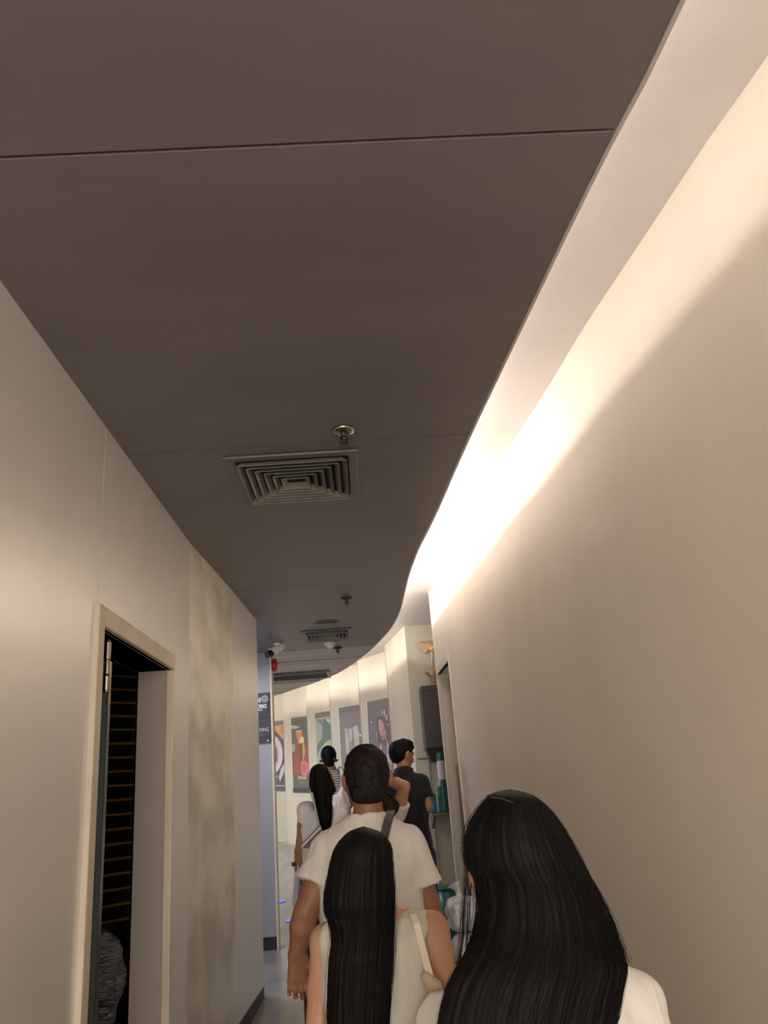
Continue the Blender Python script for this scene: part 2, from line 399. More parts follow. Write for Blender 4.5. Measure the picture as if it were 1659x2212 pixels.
# ================================================================== fixtures on the ceiling
def diffuser(cx, cy, half, label, n=6):
    t = empty('air_diffuser', (cx, cy, ZC), label, 'air vent', 'square air diffusers in the taupe ceiling')
    m = MB(); o, i_ = half, half-.045
    for x0, x1, y0, y1 in ((-o, o, -o, -i_), (-o, o, i_, o), (-o, -i_, -i_, i_), (i_, o, -i_, i_)):
        m.box(cx+x0, cx+x1, cy+y0, cy+y1, ZC-.014, ZC-.002)
    bevel(child('frame', m.mesh(), M['vent'], t), .004)
    child('duct_void', MB().box(cx-i_, cx+i_, cy-i_, cy+i_, ZC-.006, ZC-.0035).mesh(), M['void'], t)  # flat black plate standing in for the shade inside the duct
    step = i_*.86/n
    for k in range(n):
        r0 = i_-.006-k*step; r1 = r0-step*.62; z0, z1 = ZC-.034, ZC-.008; m = MB()
        for s in range(4):
            c = [(-r0, -r0), (r0, -r0), (r1, -r1), (-r1, -r1)]; a = s*PI/2; V = []
            for (x, y), z in zip(c, (z0, z0, z1, z1)):
                X, Y = x*math.cos(a)-y*math.sin(a), x*math.sin(a)+y*math.cos(a); V += [(cx+X, cy+Y, z)]
            V += [(p[0], p[1], p[2]+.003) for p in V]
            m.add(V, [(0, 1, 2, 3), (7, 6, 5, 4), (0, 4, 5, 1), (1, 5, 6, 2), (2, 6, 7, 3), (3, 7, 4, 0)])
        child('blade', m.mesh(), M['blade'], t)
    return t
diffuser(-.255, 3.50, .30, 'large square grey ceiling diffuser with slanted blades, nearest to the viewer')
diffuser(-.31, 7.46, .24, 'small distant square ceiling diffuser beside the round speaker', 5)

def sprinkler(cx, cy, s, label, dark=False):
    t = empty('sprinkler', (cx, cy, ZC), label, 'sprinkler')
    child('escutcheon', MB().lathe((cx, cy, ZC-.022*s), [(.018*s, 0), (.046*s, .006*s), (.050*s, .014*s), (.050*s, .0215*s)], 28).mesh(), M['darkmetal'] if dark else M['chrome'], t, smooth=True)
    child('body', MB().lathe((cx, cy, ZC-.055*s), [(.012*s, 0), (.014*s, .01*s), (.010*s, .02*s), (.014*s, .034*s)], 16).mesh(), M['darkmetal'], t)
    for sg in (-1, 1):
        child('arm', MB().tube([(cx+sg*.012*s, cy, ZC-.035*s), (cx+sg*.017*s, cy, ZC-.05*s), (cx+sg*.006*s, cy, ZC-.066*s)], .0025*s, 6).mesh(), M['darkmetal'], t)
    child('deflector', MB().lathe((cx, cy, ZC-.070*s), [(.004, 0), (.020*s, .001), (.021*s, .003), (.004, .004)], 18).mesh(), M['darkmetal'], t)
sprinkler(-.012, 3.00, .95, 'chrome rimmed ceiling sprinkler in front of the large diffuser')
sprinkler(-.083, 6.02, .9, 'dark ceiling sprinkler between the two square diffusers', True)
sprinkler(-.24, 8.22, .9, 'dark far ceiling sprinkler just beyond the white detector', True)

t = empty('ceiling_speaker', (-.285, 6.93, ZC), 'round dark ceiling speaker grille in front of the small diffuser', 'speaker')
child('rim', MB().lathe((-.285, 6.93, ZC-.012), [(.09, .002), (.108, 0), (.115, .005), (.116, .0115)], 36).mesh(), M['vent'], t, smooth=True)
child('grille', MB().lathe((-.285, 6.93, ZC-.016), [(.02, 0), (.07, .001), (.095, .004), (.096, .012)], 36).mesh(), M['darkmetal'], t, smooth=True)
t = empty('smoke_detector', (-.30, 7.66, ZC), 'white domed smoke detector hanging past the small diffuser', 'smoke detector')
child('base', MB().lathe((-.30, 7.86, ZC-.03), [(.052, 0), (.062, .006), (.064, .0295)], 28).mesh(), M['white'], t, smooth=True)
child('sensor_dome', MB().lathe((-.30, 7.86, ZC-.062), [(.012, 0), (.034, .005), (.044, .018), (.050, .032)], 28).mesh(), M['white'], t, smooth=True)
t = empty('ceiling_hatch', (-.75, 9.95, ZC), 'wide dark rectangular grille in the far ceiling', 'air vent')
m = MB(); m.box(-1.16, -.40, 9.70, 9.74, ZC-.03, ZC-.001); m.box(-1.16, -.40, 10.18, 10.22, ZC-.03, ZC-.001); m.box(-1.16, -1.12, 9.74, 10.18, ZC-.03, ZC-.001); m.box(-.44, -.40, 9.74, 10.18, ZC-.03, ZC-.001)
child('frame', m.mesh(), M['vent'], t)
child('dark_panel', MB().box(-1.12, -.44, 9.74, 10.18, ZC-.016, ZC-.005).mesh(), M['darkmetal'], t)
for k in range(5):
    y = 9.79+k*.085; child('slat', MB().box(-1.12, -.44, y, y+.02, ZC-.026, ZC-.0165).mesh(), M['darkmetal'], t)

# security camera on the ceiling at the pillar
c = np.array([-.865, 7.72, 2.93])
t = empty('security_camera', (c[0]+.03, c[1], ZC), 'white bullet security camera with black front under the ceiling', 'camera')
child('bracket', MB().lathe((c[0]+.05, c[1]+.02, ZC-.018), [(.03, 0), (.036, .004), (.036, .017)], 20).tube([(c[0]+.05, c[1]+.02, ZC-.01), (c[0]+.045, c[1]+.015, ZC-.045)], .012, 10).mesh(), M['white'], t)
child('body', MB().tube([(c[0]+.085, c[1]+.05, 2.965), (c[0]+.075, c[1]+.04, 2.955), (c[0]-.005, c[1]-.04, 2.90)], [.022, .034, .034], 20).mesh(), M['white'], t)
child('sun_shield', MB().tube([(c[0]+.095, c[1]+.055, 2.978), (c[0]-.012, c[1]-.045, 2.906)], [.035, .037], 20).mesh(), M['white'], t)
child('lens_front', MB().tube([(c[0]-.004, c[1]-.041, 2.9005), (c[0]-.045, c[1]-.08, 2.875)], [.0355, .034], 20).mesh(), nmat('black_lens', (.01, .012, .03), .15), t)
# red bell on the pillar side
p = at(591.5, 1437, 8.29)
t = empty('fire_alarm', (-.93, 8.29, p[2]), 'round red alarm bell on the pillar edge', 'alarm')
child('back_plate', MB().lathe((-.935, 8.29, p[2]), [(.05, 0), (.055, .004), (.055, .016)], 24, 'x').mesh(), M['red'], t)
child('gong', MB().lathe((-.919, 8.29, p[2]), [(.070, 0), (.072, .012), (.058, .030), (.02, .040)], 28, 'x').mesh(), M['red'], t, smooth=True)

# ------------------------------------------------------------------ black notice boards on the pillar
PY = 8.20
def flatpoly(pxs, Y, off=0): return [at(x, y, Y)-np.array([0, off, 0]) for x, y in pxs]
def letters(txt, px, py, hpx, Y, mat, parent, stretch=1.0, bold=.0):
    cu = bpy.data.curves.new('lettering', 'FONT'); cu.body = txt; cu.align_x = 'RIGHT'
    cu.size = hpx*Y/1690/.70*1.02; cu.extrude = .0008; cu.offset = bold; cu.space_character = .95
    tmp = bpy.data.objects.new('tmp', cu); me = bpy.data.meshes.new_from_object(tmp); bpy.data.objects.remove(tmp); me.materials.clear()
    o = link('lettering', me, mat, parent)
    q = at(px, py, Y); o.location = Vector(q)-Vector(parent.location); o.rotation_euler = (PI/2, 0, 0); o.scale = (stretch, 1, 1); return o
inkw = nmat('pale_print', (.62, .60, .66), .5); inkg = nmat('grey_print', (.30, .29, .32), .5)
zt, zm, zb = at(570, 1496.5, PY)[2], at(570, 1550, PY)[2], at(570, 1604, PY)[2]
t = empty('notice_board', (-1.16, PY, zm), 'upper black notice board with bold pale letters and a round badge on the pillar', 'sign', 'black notices on the pillar')
child('panel', MB().box(-1.36, -.965, PY, 8.22, zm+.003, zt).mesh(), nmat('black_board', (.028, .022, .028), .4), t)
letters('DE', 564, 1517, 9.0, PY-.0015, inkw, t, .62, .0022)
letters('ORKS', 576.0, 1529, 7.6, PY-.0015, inkw, t, .74, .0026)
letters('ONLY', 567, 1535, 2.8, PY-.0015, inkw, t, 1, .0008)
q = at(572, 1509.5, PY)
child('badge', MB().lathe((q[0], PY-.0025, q[2]), [(.036, 0), (.037, .0005), (.037, .0024)], 32, 'y').mesh(), inkg, t)
sc = MB().tube([(q[0]-.02, PY-.004, q[2]+.002), (q[0]-.008, PY-.004, q[2]+.014), (q[0]-.004, PY-.004, q[2]-.006), (q[0]+.006, PY-.004, q[2]+.012), (q[0]+.012, PY-.004, q[2]-.004), (q[0]+.02, PY-.004, q[2]+.004)], .0022, 5)
child('badge_mark', sc.mesh(), nmat('badge_ink', (.10, .09, .11), .5), t)
t = empty('notice_board', (-1.16, PY, zb), 'lower black notice board reading KING in thin serif letters on the pillar', 'sign', 'black notices on the pillar')
child('panel', MB().box(-1.36, -.955, PY, 8.22, zb, zm-.003).mesh(), nmat('black_board_b', (.035, .028, .032), .4), t)
letters('KING', 581.0, 1579, 7.2, PY-.0015, inkw, t, .80)
for (a_, b_, y_) in ((557, 568, 1585.5), (557, 574, 1588.5)):
    u, v = at(a_, y_, PY), at(b_, y_-1, PY); child('text_line', MB().box(u[0], v[0], PY-.002, PY-.0002, u[2]-.0012, u[2]+.0012).mesh(), inkg, t)
V = flatpoly([(575, 1602), (578, 1598.5), (580.5, 1597.5), (581, 1601)], PY, .001); child('corner_mark', MB().add(V+[p+np.array([0, .0008, 0]) for p in V], [(0, 1, 2, 3), (7, 6, 5, 4), (0, 4, 5, 1), (1, 5, 6, 2), (2, 6, 7, 3), (3, 7, 4, 0)]).mesh(), inkw, t)

# ------------------------------------------------------------------ posters in the stepped wall
def onpanel(px, py, a, b, off=.0):
    d = RM @ np.array([px-CX, CY-py, FPX])
    A = np.array([[d[0], -(b[0]-a[0])], [d[1], -(b[1]-a[1])]]); s, u = np.linalg.solve(A, np.array(a, float))
    dx, dy = b[0]-a[0], b[1]-a[1]; l = math.hypot(dx, dy)
    return CAM+d*s+np.array([dy/l, -dx/l, 0])*off
def plate(pxs, a, b, off, th, mat, parent, name):
    """flat piece of a print lying on a panel, th thick"""
    P0 = [onpanel(x, y, a, b, off) for x, y in pxs]; P1 = [onpanel(x, y, a, b, 0) for x, y in pxs]
    dx, dy = b[0]-a[0], b[1]-a[1]; l = math.hypot(dx, dy); nrm = np.array([dy/l, -dx/l, 0])
    P0 = [p+nrm*off for p in P1]; Pb = [p+nrm*(off-th) for p in P1]; n = len(pxs)
    return child(name, MB().add(P0+Pb, [tuple(range(n)), tuple(range(n, 2*n))[::-1]]+[(i, (i+1) % n, n+(i+1) % n, n+i) for i in range(n)]).mesh(), mat, parent)
def ell(cx, cy, rx, ry, n=20, a0=0, a1=2*PI, rot=0):
    out = []
    for k in range(n):
        a = a0+(a1-a0)*k/(n-1 if a1-a0 < 6.28 else n); x, y = rx*math.cos(a), ry*math.sin(a)
        out.append((cx+x*math.cos(rot)-y*math.sin(rot), cy+x*math.sin(rot)+y*math.cos(rot)))
    return out
_pm = {}
def pm(c):
    if c not in _pm: _pm[c] = nmat('print_ink', c, .45)
    return _pm[c]
def poster(i, label, quad, header, base, shapes, edge=None, footer=None):
    a, b = FP[i]
    tl, tr, br, bl = quad
    o = onpanel((bl[0]+br[0])/2, (bl[1]+br[1])/2, a, b)
    t = empty('wall_poster', tuple(o), label, 'poster', 'framed posters along the stepped far wall')
    plate(quad, a, b, .012, .011, pm(base), t, 'print')  # print tone, lifted to put the glossy haze into the colour
    h = [tl, tr, (tr[0]+header*.06, tr[1]+header), (tl[0]+header*.06, tl[1]+header)]
    plate(h, a, b, .0135, .002, pm((.20, .18, .155)), t, 'header_strip')
    if edge:
        plate([(tl[0]-1.4, tl[1]-.5), (tl[0]+.3, tl[1]), (bl[0]+.3, bl[1]), (bl[0]-1.4, bl[1]+.3)], a, b, .016, .015, nmat('frame_edge', (.75, .72, .6), .4), t, 'frame_edge')
    for k, (col, pts) in enumerate(shapes): plate(pts, a, b, .0140+.0006*k, .0019, pm(col), t, 'printed_shape')
    return t
def c6(*p): return [(580+x/12.29, 1550+y/12.29) for x, y in p]
def c8(*p): return [(640+x/7.54, 1480+y/7.54) for x, y in p]
poster(1, 'poster of a white plate of food, leftmost beside the pillar', [(584, 1559.8), (611.5, 1556.2), (616, 1709), (588, 1708)], 9, (.16, .13, .15), [
    ((.80, .45, .20), c6((100, 235), (395, 185), (400, 600), (250, 420))), ((.70, .32, .20), c6((300, 250), (395, 190), (398, 420), (310, 400))),
    ((.72, .70, .72), ell(589, 1630, 22.3, 41, 28)), ((.55, .54, .55), ell(588.5, 1630, 15, 31, 24)), ((.32, .14, .09), ell(590, 1628, 10, 22, 18)),
    ((.60, .28, .16), ell(592, 1618, 5, 8, 10)), ((.24, .10, .08), ell(594, 1640, 6, 8, 10)), ((.55, .30, .22), ell(590, 1634, 4, 5, 8)),
    ((.68, .60, .66), c6((280, 1600), (330, 1380), (400, 1250), (425, 1235), (436, 1420), (380, 1560), (320, 1700))), ((.55, .38, .12), c6((140, 1535), (250, 1535), (245, 1610), (140, 1610))),
    ((.85, .85, .88), c6((140, 1800), (440, 1800), (441, 1818), (140, 1820)))])
poster(2, 'poster with an orange bottle and a pink hand, second from the left', [(629.5, 1551.3), (666.5, 1546.6), (672.5, 1712.8), (635, 1711.4)], 7, (.17, .165, .14), [
    ((.50, .52, .36), c6((600, 205), (740, 215), (850, 260), (720, 305), (600, 300))), ((.34, .13, .10), c6((690, 830), (780, 640), (880, 700), (1000, 760), (1100, 700), (1120, 1250), (1090, 1480), (690, 1500))),
    ((.42, .40, .34), c6((640, 720), (720, 690), (720, 880), (650, 920))), ((.70, .28, .07), c6((760, 370), (900, 365), (965, 650), (960, 690), (820, 690), (760, 500))),
    ((.75, .66, .50), c6((760, 345), (900, 340), (900, 368), (762, 385))), ((.72, .62, .40), c6((870, 520), (950, 515), (975, 660), (830, 690))), ((.26, .13, .05), c6((820, 690), (925, 680), (935, 1130), (850, 1130))),
    ((.62, .42, .16), c6((925, 700), (975, 690), (1000, 900), (960, 1130), (935, 1130))), ((.62, .22, .20), c6((880, 1200), (950, 1130), (1030, 1160), (1130, 1280), (1060, 1560), (900, 1530))),
    ((.52, .18, .165), c6((930, 1260), (990, 1240), (1030, 1330), (1000, 1450), (940, 1440))), ((.55, .38, .16), c6((810, 1550), (1040, 1560), (1040, 1640), (810, 1635))), ((.36, .34, .30), c6((860, 1738), (1020, 1735), (1020, 1750), (860, 1752))),
    ((.09, .08, .08), c6((670, 1870), (1120, 1860), (1130, 1985), (680, 1985)))], edge=1)
poster(3, 'pale blue poster with a dark green figure, middle of the far wall', [(681.5, 1541.2), (713.4, 1535.8), (722, 1716), (690, 1714)], 11, (.40, .42, .36), [
    ((.14, .22, .16), c8((440, 560), (470, 540), (558, 620), (577, 880), (480, 930), (380, 1060), (348, 1170), (350, 980), (430, 860), (440, 680))), ((.22, .22, .25), c8((330, 560), (420, 560), (440, 680), (380, 610))),
    ((.55, .52, .28), c8((395, 1080), (480, 940), (572, 890), (560, 970), (480, 1010), (420, 1060))), ((.62, .62, .58), c8((490, 545), (560, 560), (565, 630), (520, 600)))])
poster(4, 'grey poster with pale upright shapes, second from the right', [(732.8, 1529.8), (777.6, 1522), (790, 1722), (743, 1720)], 12.5, (.25, .225, .22), [
    ((.54, .52, .40), c8((800, 705), (835, 700), (880, 900), (875, 1130), (820, 1100))), ((.56, .52, .50), c8((862, 715), (915, 700), (935, 830), (900, 960), (870, 840))), ((.34, .32, .24), ell(760.5, 1616, 4.5, 9, 12)),
    ((.58, .55, .55), c8((930, 690), (1010, 655), (1040, 800), (1035, 900), (950, 850))), ((.50, .49, .38), c8((945, 840), (1035, 840), (1055, 1090), (975, 1100))), ((.36, .30, .24), c8((880, 1080), (970, 1080), (980, 1200), (900, 1200))),
    ((.80, .80, .82), ell(780.6, 1588, 2.2, 2.2, 8))], edge=1)
poster(5, 'dark poster of a pink faced woman, rightmost by the man in black', [(794.6, 1516.3), (839.4, 1507.4), (856, 1730), (805, 1732)], 13.5, (.19, .165, .175), [
    ((.12, .09, .10), c8((1320, 540), (1400, 500), (1520, 600), (1540, 900), (1480, 1000), (1330, 900))), ((.56, .33, .28), c8((1350, 570), (1385, 550), (1425, 600), (1450, 680), (1430, 800), (1390, 830), (1355, 700))),
    ((.50, .22, .20), c8((1430, 700), (1480, 740), (1485, 860), (1410, 900), (1400, 800))), ((.62, .38, .26), c8((1395, 930), (1420, 1000), (1400, 1130), (1480, 1240), (1570, 1360), (1560, 1420), (1350, 1150))),
    ((.56, .36, .40), c8((1485, 850), (1520, 980), (1560, 1180), (1580, 1330), (1500, 1230), (1490, 1000))), ((.34, .20, .18), c8((1310, 760), (1350, 760), (1350, 950), (1320, 900))),
    ((.66, .64, .66), c8((1412, 400), (1424, 396), (1430, 480), (1418, 484))), ((.66, .64, .66), c8((1432, 440), (1450, 430), (1450, 440), (1434, 450))), ((.66, .64, .66), c8((1450, 395), (1462, 400), (1470, 500), (1456, 505))),
    ((.66, .62, .58), c8((1480, 480), (1496, 490), (1505, 555), (1488, 560))), ((.58, .56, .58), ell(805.5, 1560, 2.2, 3, 8)), ((.55, .52, .40), c8((1500, 620), (1530, 630), (1528, 660), (1505, 650)))], edge=1)

# ------------------------------------------------------------------ service recess: cabinet, ornament, shelf, bottles, bucket, bags
def at2(px, py, Y): return at(px, py, Y)
l0, l1 = at(908, 1482, 8.3), at(920, 1620, 8.3)
zc0, zc1, zc2 = at(908, 1482, 8.3)[2], at(920, 1618, 8.3)[2], at(930, 1645, 8.3)[2]
t = empty('wall_cabinet', (.85, 8.58, zc2), 'tall matt black wall cabinet in the service recess', 'cabinet')
bevel(child('body', MB().box(l0[0], 1.12, 8.30, 8.575, zc1, zc0).mesh(), nmat('dark_brown_laminate', (.045, .036, .036), .5), t), .01)
m = MB(); x0 = l0[0]
V = [(x0+.004, 8.31, zc1-.001), (1.11, 8.31, zc1-.001), (1.11, 8.575, zc1-.001), (x0+.004, 8.575, zc1-.001), (x0+.05, 8.40, zc2), (1.07, 8.40, zc2), (1.07, 8.57, zc2), (x0+.05, 8.57, zc2)]
child('tapered_foot', m.add(V, [(0, 1, 2, 3), (7, 6, 5, 4), (0, 4, 5, 1), (1, 5, 6, 2), (2, 6, 7, 3), (3, 7, 4, 0)]).mesh(), nmat('dark_olive_laminate', (.05, .048, .034), .45), t)
child('door_line', MB().box(l0[0]+.03, 1.09, 8.296, 8.2995, zc0-.05, zc0-.045).mesh(), M['black'], t)
def sheet(pts, depth, mat, parent, name, th=.006):
    """folded paper: px outline with a distance for every point"""
    P = [at(x, y, Y) for x, y, Y in pts]; c = sum(P)/len(P)
    n = len(P); me = fromdata(P+[c+np.array([0, -depth, 0])], [(i, (i+1) % n, n) for i in range(n)])
    o = child(name, me, mat, parent); s = o.modifiers.new('s', 'SOLIDIFY'); s.thickness = th; return o
t = empty('paper_ornament', (.80, 8.44, zc0), 'crumpled tan paper ornament with orange ribbon on top of the black cabinet', 'ornament')
sheet([(897, 1392.5, 8.38), (907, 1387.3, 8.42), (917, 1387, 8.46), (924, 1384, 8.44), (933, 1384, 8.40), (943, 1387, 8.36), (944, 1397, 8.32), (929, 1402.5, 8.34), (914, 1403, 8.36)], .05, M['paper'], t, 'paper_wing')
sheet([(914, 1402, 8.37), (930, 1402, 8.36), (929, 1405, 8.33), (920, 1411.5, 8.36)], .02, M['paper'], t, 'paper_fold')
sheet([(928, 1398, 8.34), (938, 1397, 8.30), (940, 1406, 8.30), (930, 1405.5, 8.33)], .03, M['orange'], t, 'ribbon')
sheet([(914, 1404, 8.35), (930, 1401, 8.33), (930, 1405, 8.33), (920, 1409, 8.34)], .02, M['orange'], t, 'ribbon')
ps = [at(934, 1405, 8.36), at(934, 1425, 8.40), at(934, 1440, 8.42), at(936, 1476, 8.44)]
child('stem', MB().tube([tuple(p) for p in ps], [.028, .010, .014, .028], 12).mesh(), nmat('pale_paper', (.50, .43, .33), .6), t, smooth=True)
sheet([(917, 1453, 8.36), (924, 1454.5, 8.38), (932, 1462, 8.36), (926, 1460.5, 8.34)], .01, nmat('dark_tan_paper', (.20, .12, .05), .6), t, 'lower_fold')
sheet([(929, 1441, 8.40), (942, 1444, 8.38), (944, 1474, 8.40), (932, 1472, 8.42), (927, 1458, 8.40)], .03, M['paper'], t, 'lower_paper')
# shelf
q0 = at(933, 1757, 8.12); zs = q0[2]
t = empty('wall_shelf', (.95, 8.57, zs), 'narrow dark brown wall shelf holding cleaning bottles', 'shelf')
bevel(child('board', MB().box(q0[0], 1.5, 8.12, 8.585, zs-.03, zs).mesh(), M['brownwood'], t), .006)
V = [(q0[0]+.02, 8.57, zs-.031), (q0[0]+.02, 8.20, zs-.031), (q0[0]+.02, 8.57, zs-.16)]
child('bracket', MB().add(V+[(x+.03, y, z) for x, y, z in V], [(0, 1, 2), (5, 4, 3), (0, 3, 4, 1), (1, 4, 5, 2), (2, 5, 3, 0)]).mesh(), M['brownwood'], t)
def bottle(name, px, Y, z, label, parts, cat='bottle'):
    p = at(px[0], px[1], Y); t = empty(name, (p[0], Y, z), label, cat, 'cleaning bottles on the recess shelf')
    for nm, prof, mat in parts: child(nm, MB().lathe((p[0], Y, z), prof, 24).mesh(), mat, t, smooth=False)
    return t, p[0]
b1, bx = bottle('pump_bottle', (934, 1750), 8.22, zs+.001, 'clear green pump bottle with blue label on the brown shelf', [
    ('bottle_body', [(.044, 0), (.048, .008), (.048, .15), (.040, .175), (.016, .19)], M['tealclear']),
    ('blue_label', [(.0484, .03), (.0488, .03), (.0488, .10), (.0484, .10)], M['blue']),
    ('pump_collar', [(.017, .19), (.018, .19), (.018, .212), (.012, .214)], M['white']), ('pump_head', [(.006, .214), (.006, .235), (.016, .237), (.016, .25), (.004, .252)], M['white'])])
b2, bx2 = bottle('spray_bottle', (961, 1750), 8.19, zs+.001, 'tall teal bottle with pale pink label and teal cap on the brown shelf', [
    ('bottle_body', [(.050, 0), (.055, .01), (.055, .24), (.034, .30)], M['teal']),
    ('pink_label', [(.034, .3005), (.036, .31), (.035, .47), (.030, .48)], M['pink']), ('cap', [(.026, .4805), (.032, .485), (.032, .55), (.022, .565), (.004, .567)], M['teal'])])
# bucket and brush
yb = 7.85; pb = at(963, 1914, yb); fz = floor_z(yb)
t = empty('bucket', (pb[0], yb, fz), 'dark green plastic bucket on the floor of the recess', 'bucket')
h = pb[2]-fz
child('pail', MB().lathe((pb[0], yb, fz+.001), [(.085, 0), (.088, .004), (.125, h), (.121, h), (.084, .012), (.01, .012)], 32).mesh(), M['teal'], t, smooth=True)
child('rim', MB().lathe((pb[0], yb, fz+h-.02), [(.124, 0), (.131, .003), (.132, .019), (.124, .021)], 32).mesh(), M['teal'], t, smooth=True)
child('handle', MB().tube([(pb[0]+.132*math.cos(a), yb-.01-.06*math.sin(a), fz+h-.02-.10*math.sin(a)) for a in np.linspace(0, PI, 14)], .004, 6).mesh(), M['chrome'], t)
t = empty('floor_brush', (pb[0]+.19, yb+.1, floor_z(yb+.1)), 'black handled brush standing behind the green bucket', 'brush')
bx_ = pb[0]+.19; z0 = floor_z(yb+.1); pz = at(978, 1868, yb+.1)[2]
child('handle', MB().tube([(bx_, yb+.1, z0+.1), (bx_-.01, yb+.1, pz-.1), (bx_-.015, yb+.1, pz)], [.014, .014, .03], 12).mesh(), M['black'], t)
child('brush_head', MB().lathe((bx_, yb+.1, z0+.001), [(.05, 0), (.062, .05), (.05, .10), (.015, .12)], 18).mesh(), M['black'], t)

# floor lamps in the ramp
def on_floor(px, py):
    d = RM @ np.array([px-CX, CY-py, FPX])
    s = .1
    for k in range(4000):
        p = CAM+d*s/FPX
        if p[2] <= floor_z(p[1]): return p
        s += .01
for (px, py, lab) in ((608, 1949, 'farther round blue light set into the stone floor'), (625.5, 1991, 'nearer round blue light set into the stone floor')):
    p = on_floor(px, py); z = floor_z(p[1]); sl = (floor_z(p[1]+.1)-floor_z(p[1]-.1))/.2
    t = empty('floor_light', (p[0], p[1], z), lab, 'floor light', 'blue lights in the floor'); t.rotation_euler[0] = math.atan(sl)
    o = link('ring', MB().lathe((0, 0, 0), [(.044, 0), (.046, .002), (.046, .006), (.038, .008)], 28).mesh(), M['chrome'], t)
    o = link('lens', MB().lathe((0, 0, 0), [(.037, .001), (.037, .009), (.02, .012), (.003, .013)], 28).mesh(), M['led'], t)

# ------------------------------------------------------------------ behind the left door: slatted screen and wrapped bundle
A0, A1 = np.array([-2.25, 3.65]), np.array([-1.30, 4.60]); dirv = (A1-A0)/np.linalg.norm(A1-A0); nv = np.array([dirv[1], -dirv[0]])
t = empty('slatted_screen', ((A0[0]+A1[0])/2, (A0[1]+A1[1])/2, 0), 'dark slatted wooden screen standing in the unlit room', 'screen')
zz0, pitch = 1.02, .0735
for k in range(20):
    z = zz0+k*pitch; m = MB(); th = .010
    a, b = A0, A1; c, d = b-nv*.03, a-nv*.03
    m.add([(a[0], a[1], z), (b[0], b[1], z), (c[0], c[1], z+.045), (d[0], d[1], z+.045), (a[0], a[1], z+th), (b[0], b[1], z+th), (c[0], c[1], z+.045+th), (d[0], d[1], z+.045+th)],
          [(0, 3, 2, 1), (4, 5, 6, 7), (0, 1, 5, 4), (1, 2, 6, 5), (2, 3, 7, 6), (3, 0, 4, 7)])
    s_ = child('slat', m.mesh(), M['slat'], t)
    e = MB(); a2, b2_ = A0+nv*.004, A1+nv*.004
    e.add([(a2[0], a2[1], z-.001), (b2_[0], b2_[1], z-.001), (A1[0], A1[1], z-.001), (A0[0], A0[1], z-.001), (a2[0], a2[1], z+th+.001), (b2_[0], b2_[1], z+th+.001), (A1[0], A1[1], z+th+.001), (A0[0], A0[1], z+th+.001)],
          [(0, 3, 2, 1), (4, 5, 6, 7), (0, 1, 5, 4), (1, 2, 6, 5), (2, 3, 7, 6), (3, 0, 4, 7)])
    me = e.mesh(); o = link('amber_edge', me, M['wood'], s_); me.transform(Matrix.Translation(-Vector(t.location)))
for P in (A0, A1):
    m = MB().seg(tuple(P-dirv*.02), tuple(P+dirv*.02), .06, 0, 2.55, side=-1); child('post', m.mesh(), M['black'], t)
child('backboard', MB().seg(tuple(A0-nv*.07), tuple(A1-nv*.07), .01, .02, 2.52, side=-1).mesh(), M['black'], t)

def lump(cx, cy, z0, rx, ry, h, seed, n=48, m_=36, amp=.10, sharp=3.0, twist=None):
    """crumpled bag or bundle"""
    V = []; Fc = []
    for j in range(m_+1):
        v = j/m_; zz = -math.cos(v*PI); rr = (1-abs(zz)**sharp)**(1/sharp) if abs(zz) < 1 else 0
        for k in range(n):
            a = 2*PI*k/n; d = Vector((math.cos(a)*2.2, math.sin(a)*2.2, zz*2))
            f = 1+amp*(mnoise.noise(d*1.3+Vector((seed, 0, 0)))+.6*abs(mnoise.noise(d*3.2+Vector((0, seed, 0))))-.3+.3*mnoise.noise(Vector((a*7, zz*2, seed))))
            V.append((cx+rx*rr*f*math.cos(a), cy+ry*rr*f*math.sin(a), z0+h*(zz+1)/2))
    for j in range(m_):
        for k in range(n): Fc.append((j*n+k, j*n+(k+1) % n, (j+1)*n+(k+1) % n, (j+1)*n+k))
    return MB().add(V, Fc)
t = empty('wrapped_bundle', (-1.38, 3.90, .01), 'cling wrapped dark bundle on the floor behind the left doorway', 'bundle')
child('wrapped_top', lump(-1.375, 3.885, .66, .25, .13, .42, 3, amp=.16, sharp=4).mesh(), M['wrap'], t, smooth=True)
bevel(child('lower_carton', MB().box(-1.62, -1.14, 3.78, 4.00, .011, .69).mesh(), nmat('dark_carton', (.03, .026, .028), .6), t), .02)  # bottom shading of the bundle put into the dark carton colour
# rubbish bags against the right wall
zf = floor_z(5.5)
zt1, zt2 = at(995, 1922, 5.5)[2], at(995, 2015, 5.5)[2]
p = at(996, 2000, 5.5)
t = empty('plastic_bag', (p[0], 5.5, zf), 'full white plastic bag on the floor, lower of the stacked pair', 'bag', 'white plastic bags by the right wall')
child('bag_body', lump(p[0]+.02, 5.5, zf+.002, .115, .12, zt2-zf, 11, amp=.14).mesh(), M['bag'], t, smooth=True)
t = empty('plastic_bag', (p[0], 5.5, zt2), 'white plastic bag with bunched neck, upper of the stacked pair', 'bag', 'white plastic bags by the right wall')
child('bag_body', lump(p[0]+.015, 5.5, zt2+.004, .105, .11, (zt1-zt2)*.85, 23, amp=.16).mesh(), M['bag'], t, smooth=True)
child('bunched_neck', MB().tube([(p[0]+.01, 5.5, zt1-.07), (p[0]+.005, 5.5, zt1-.03), (p[0], 5.5, zt1), (p[0]-.02, 5.5, zt1+.04)], [.05, .02, .018, .045], 12).mesh(), M['bag'], t, smooth=True)
#--PART3--

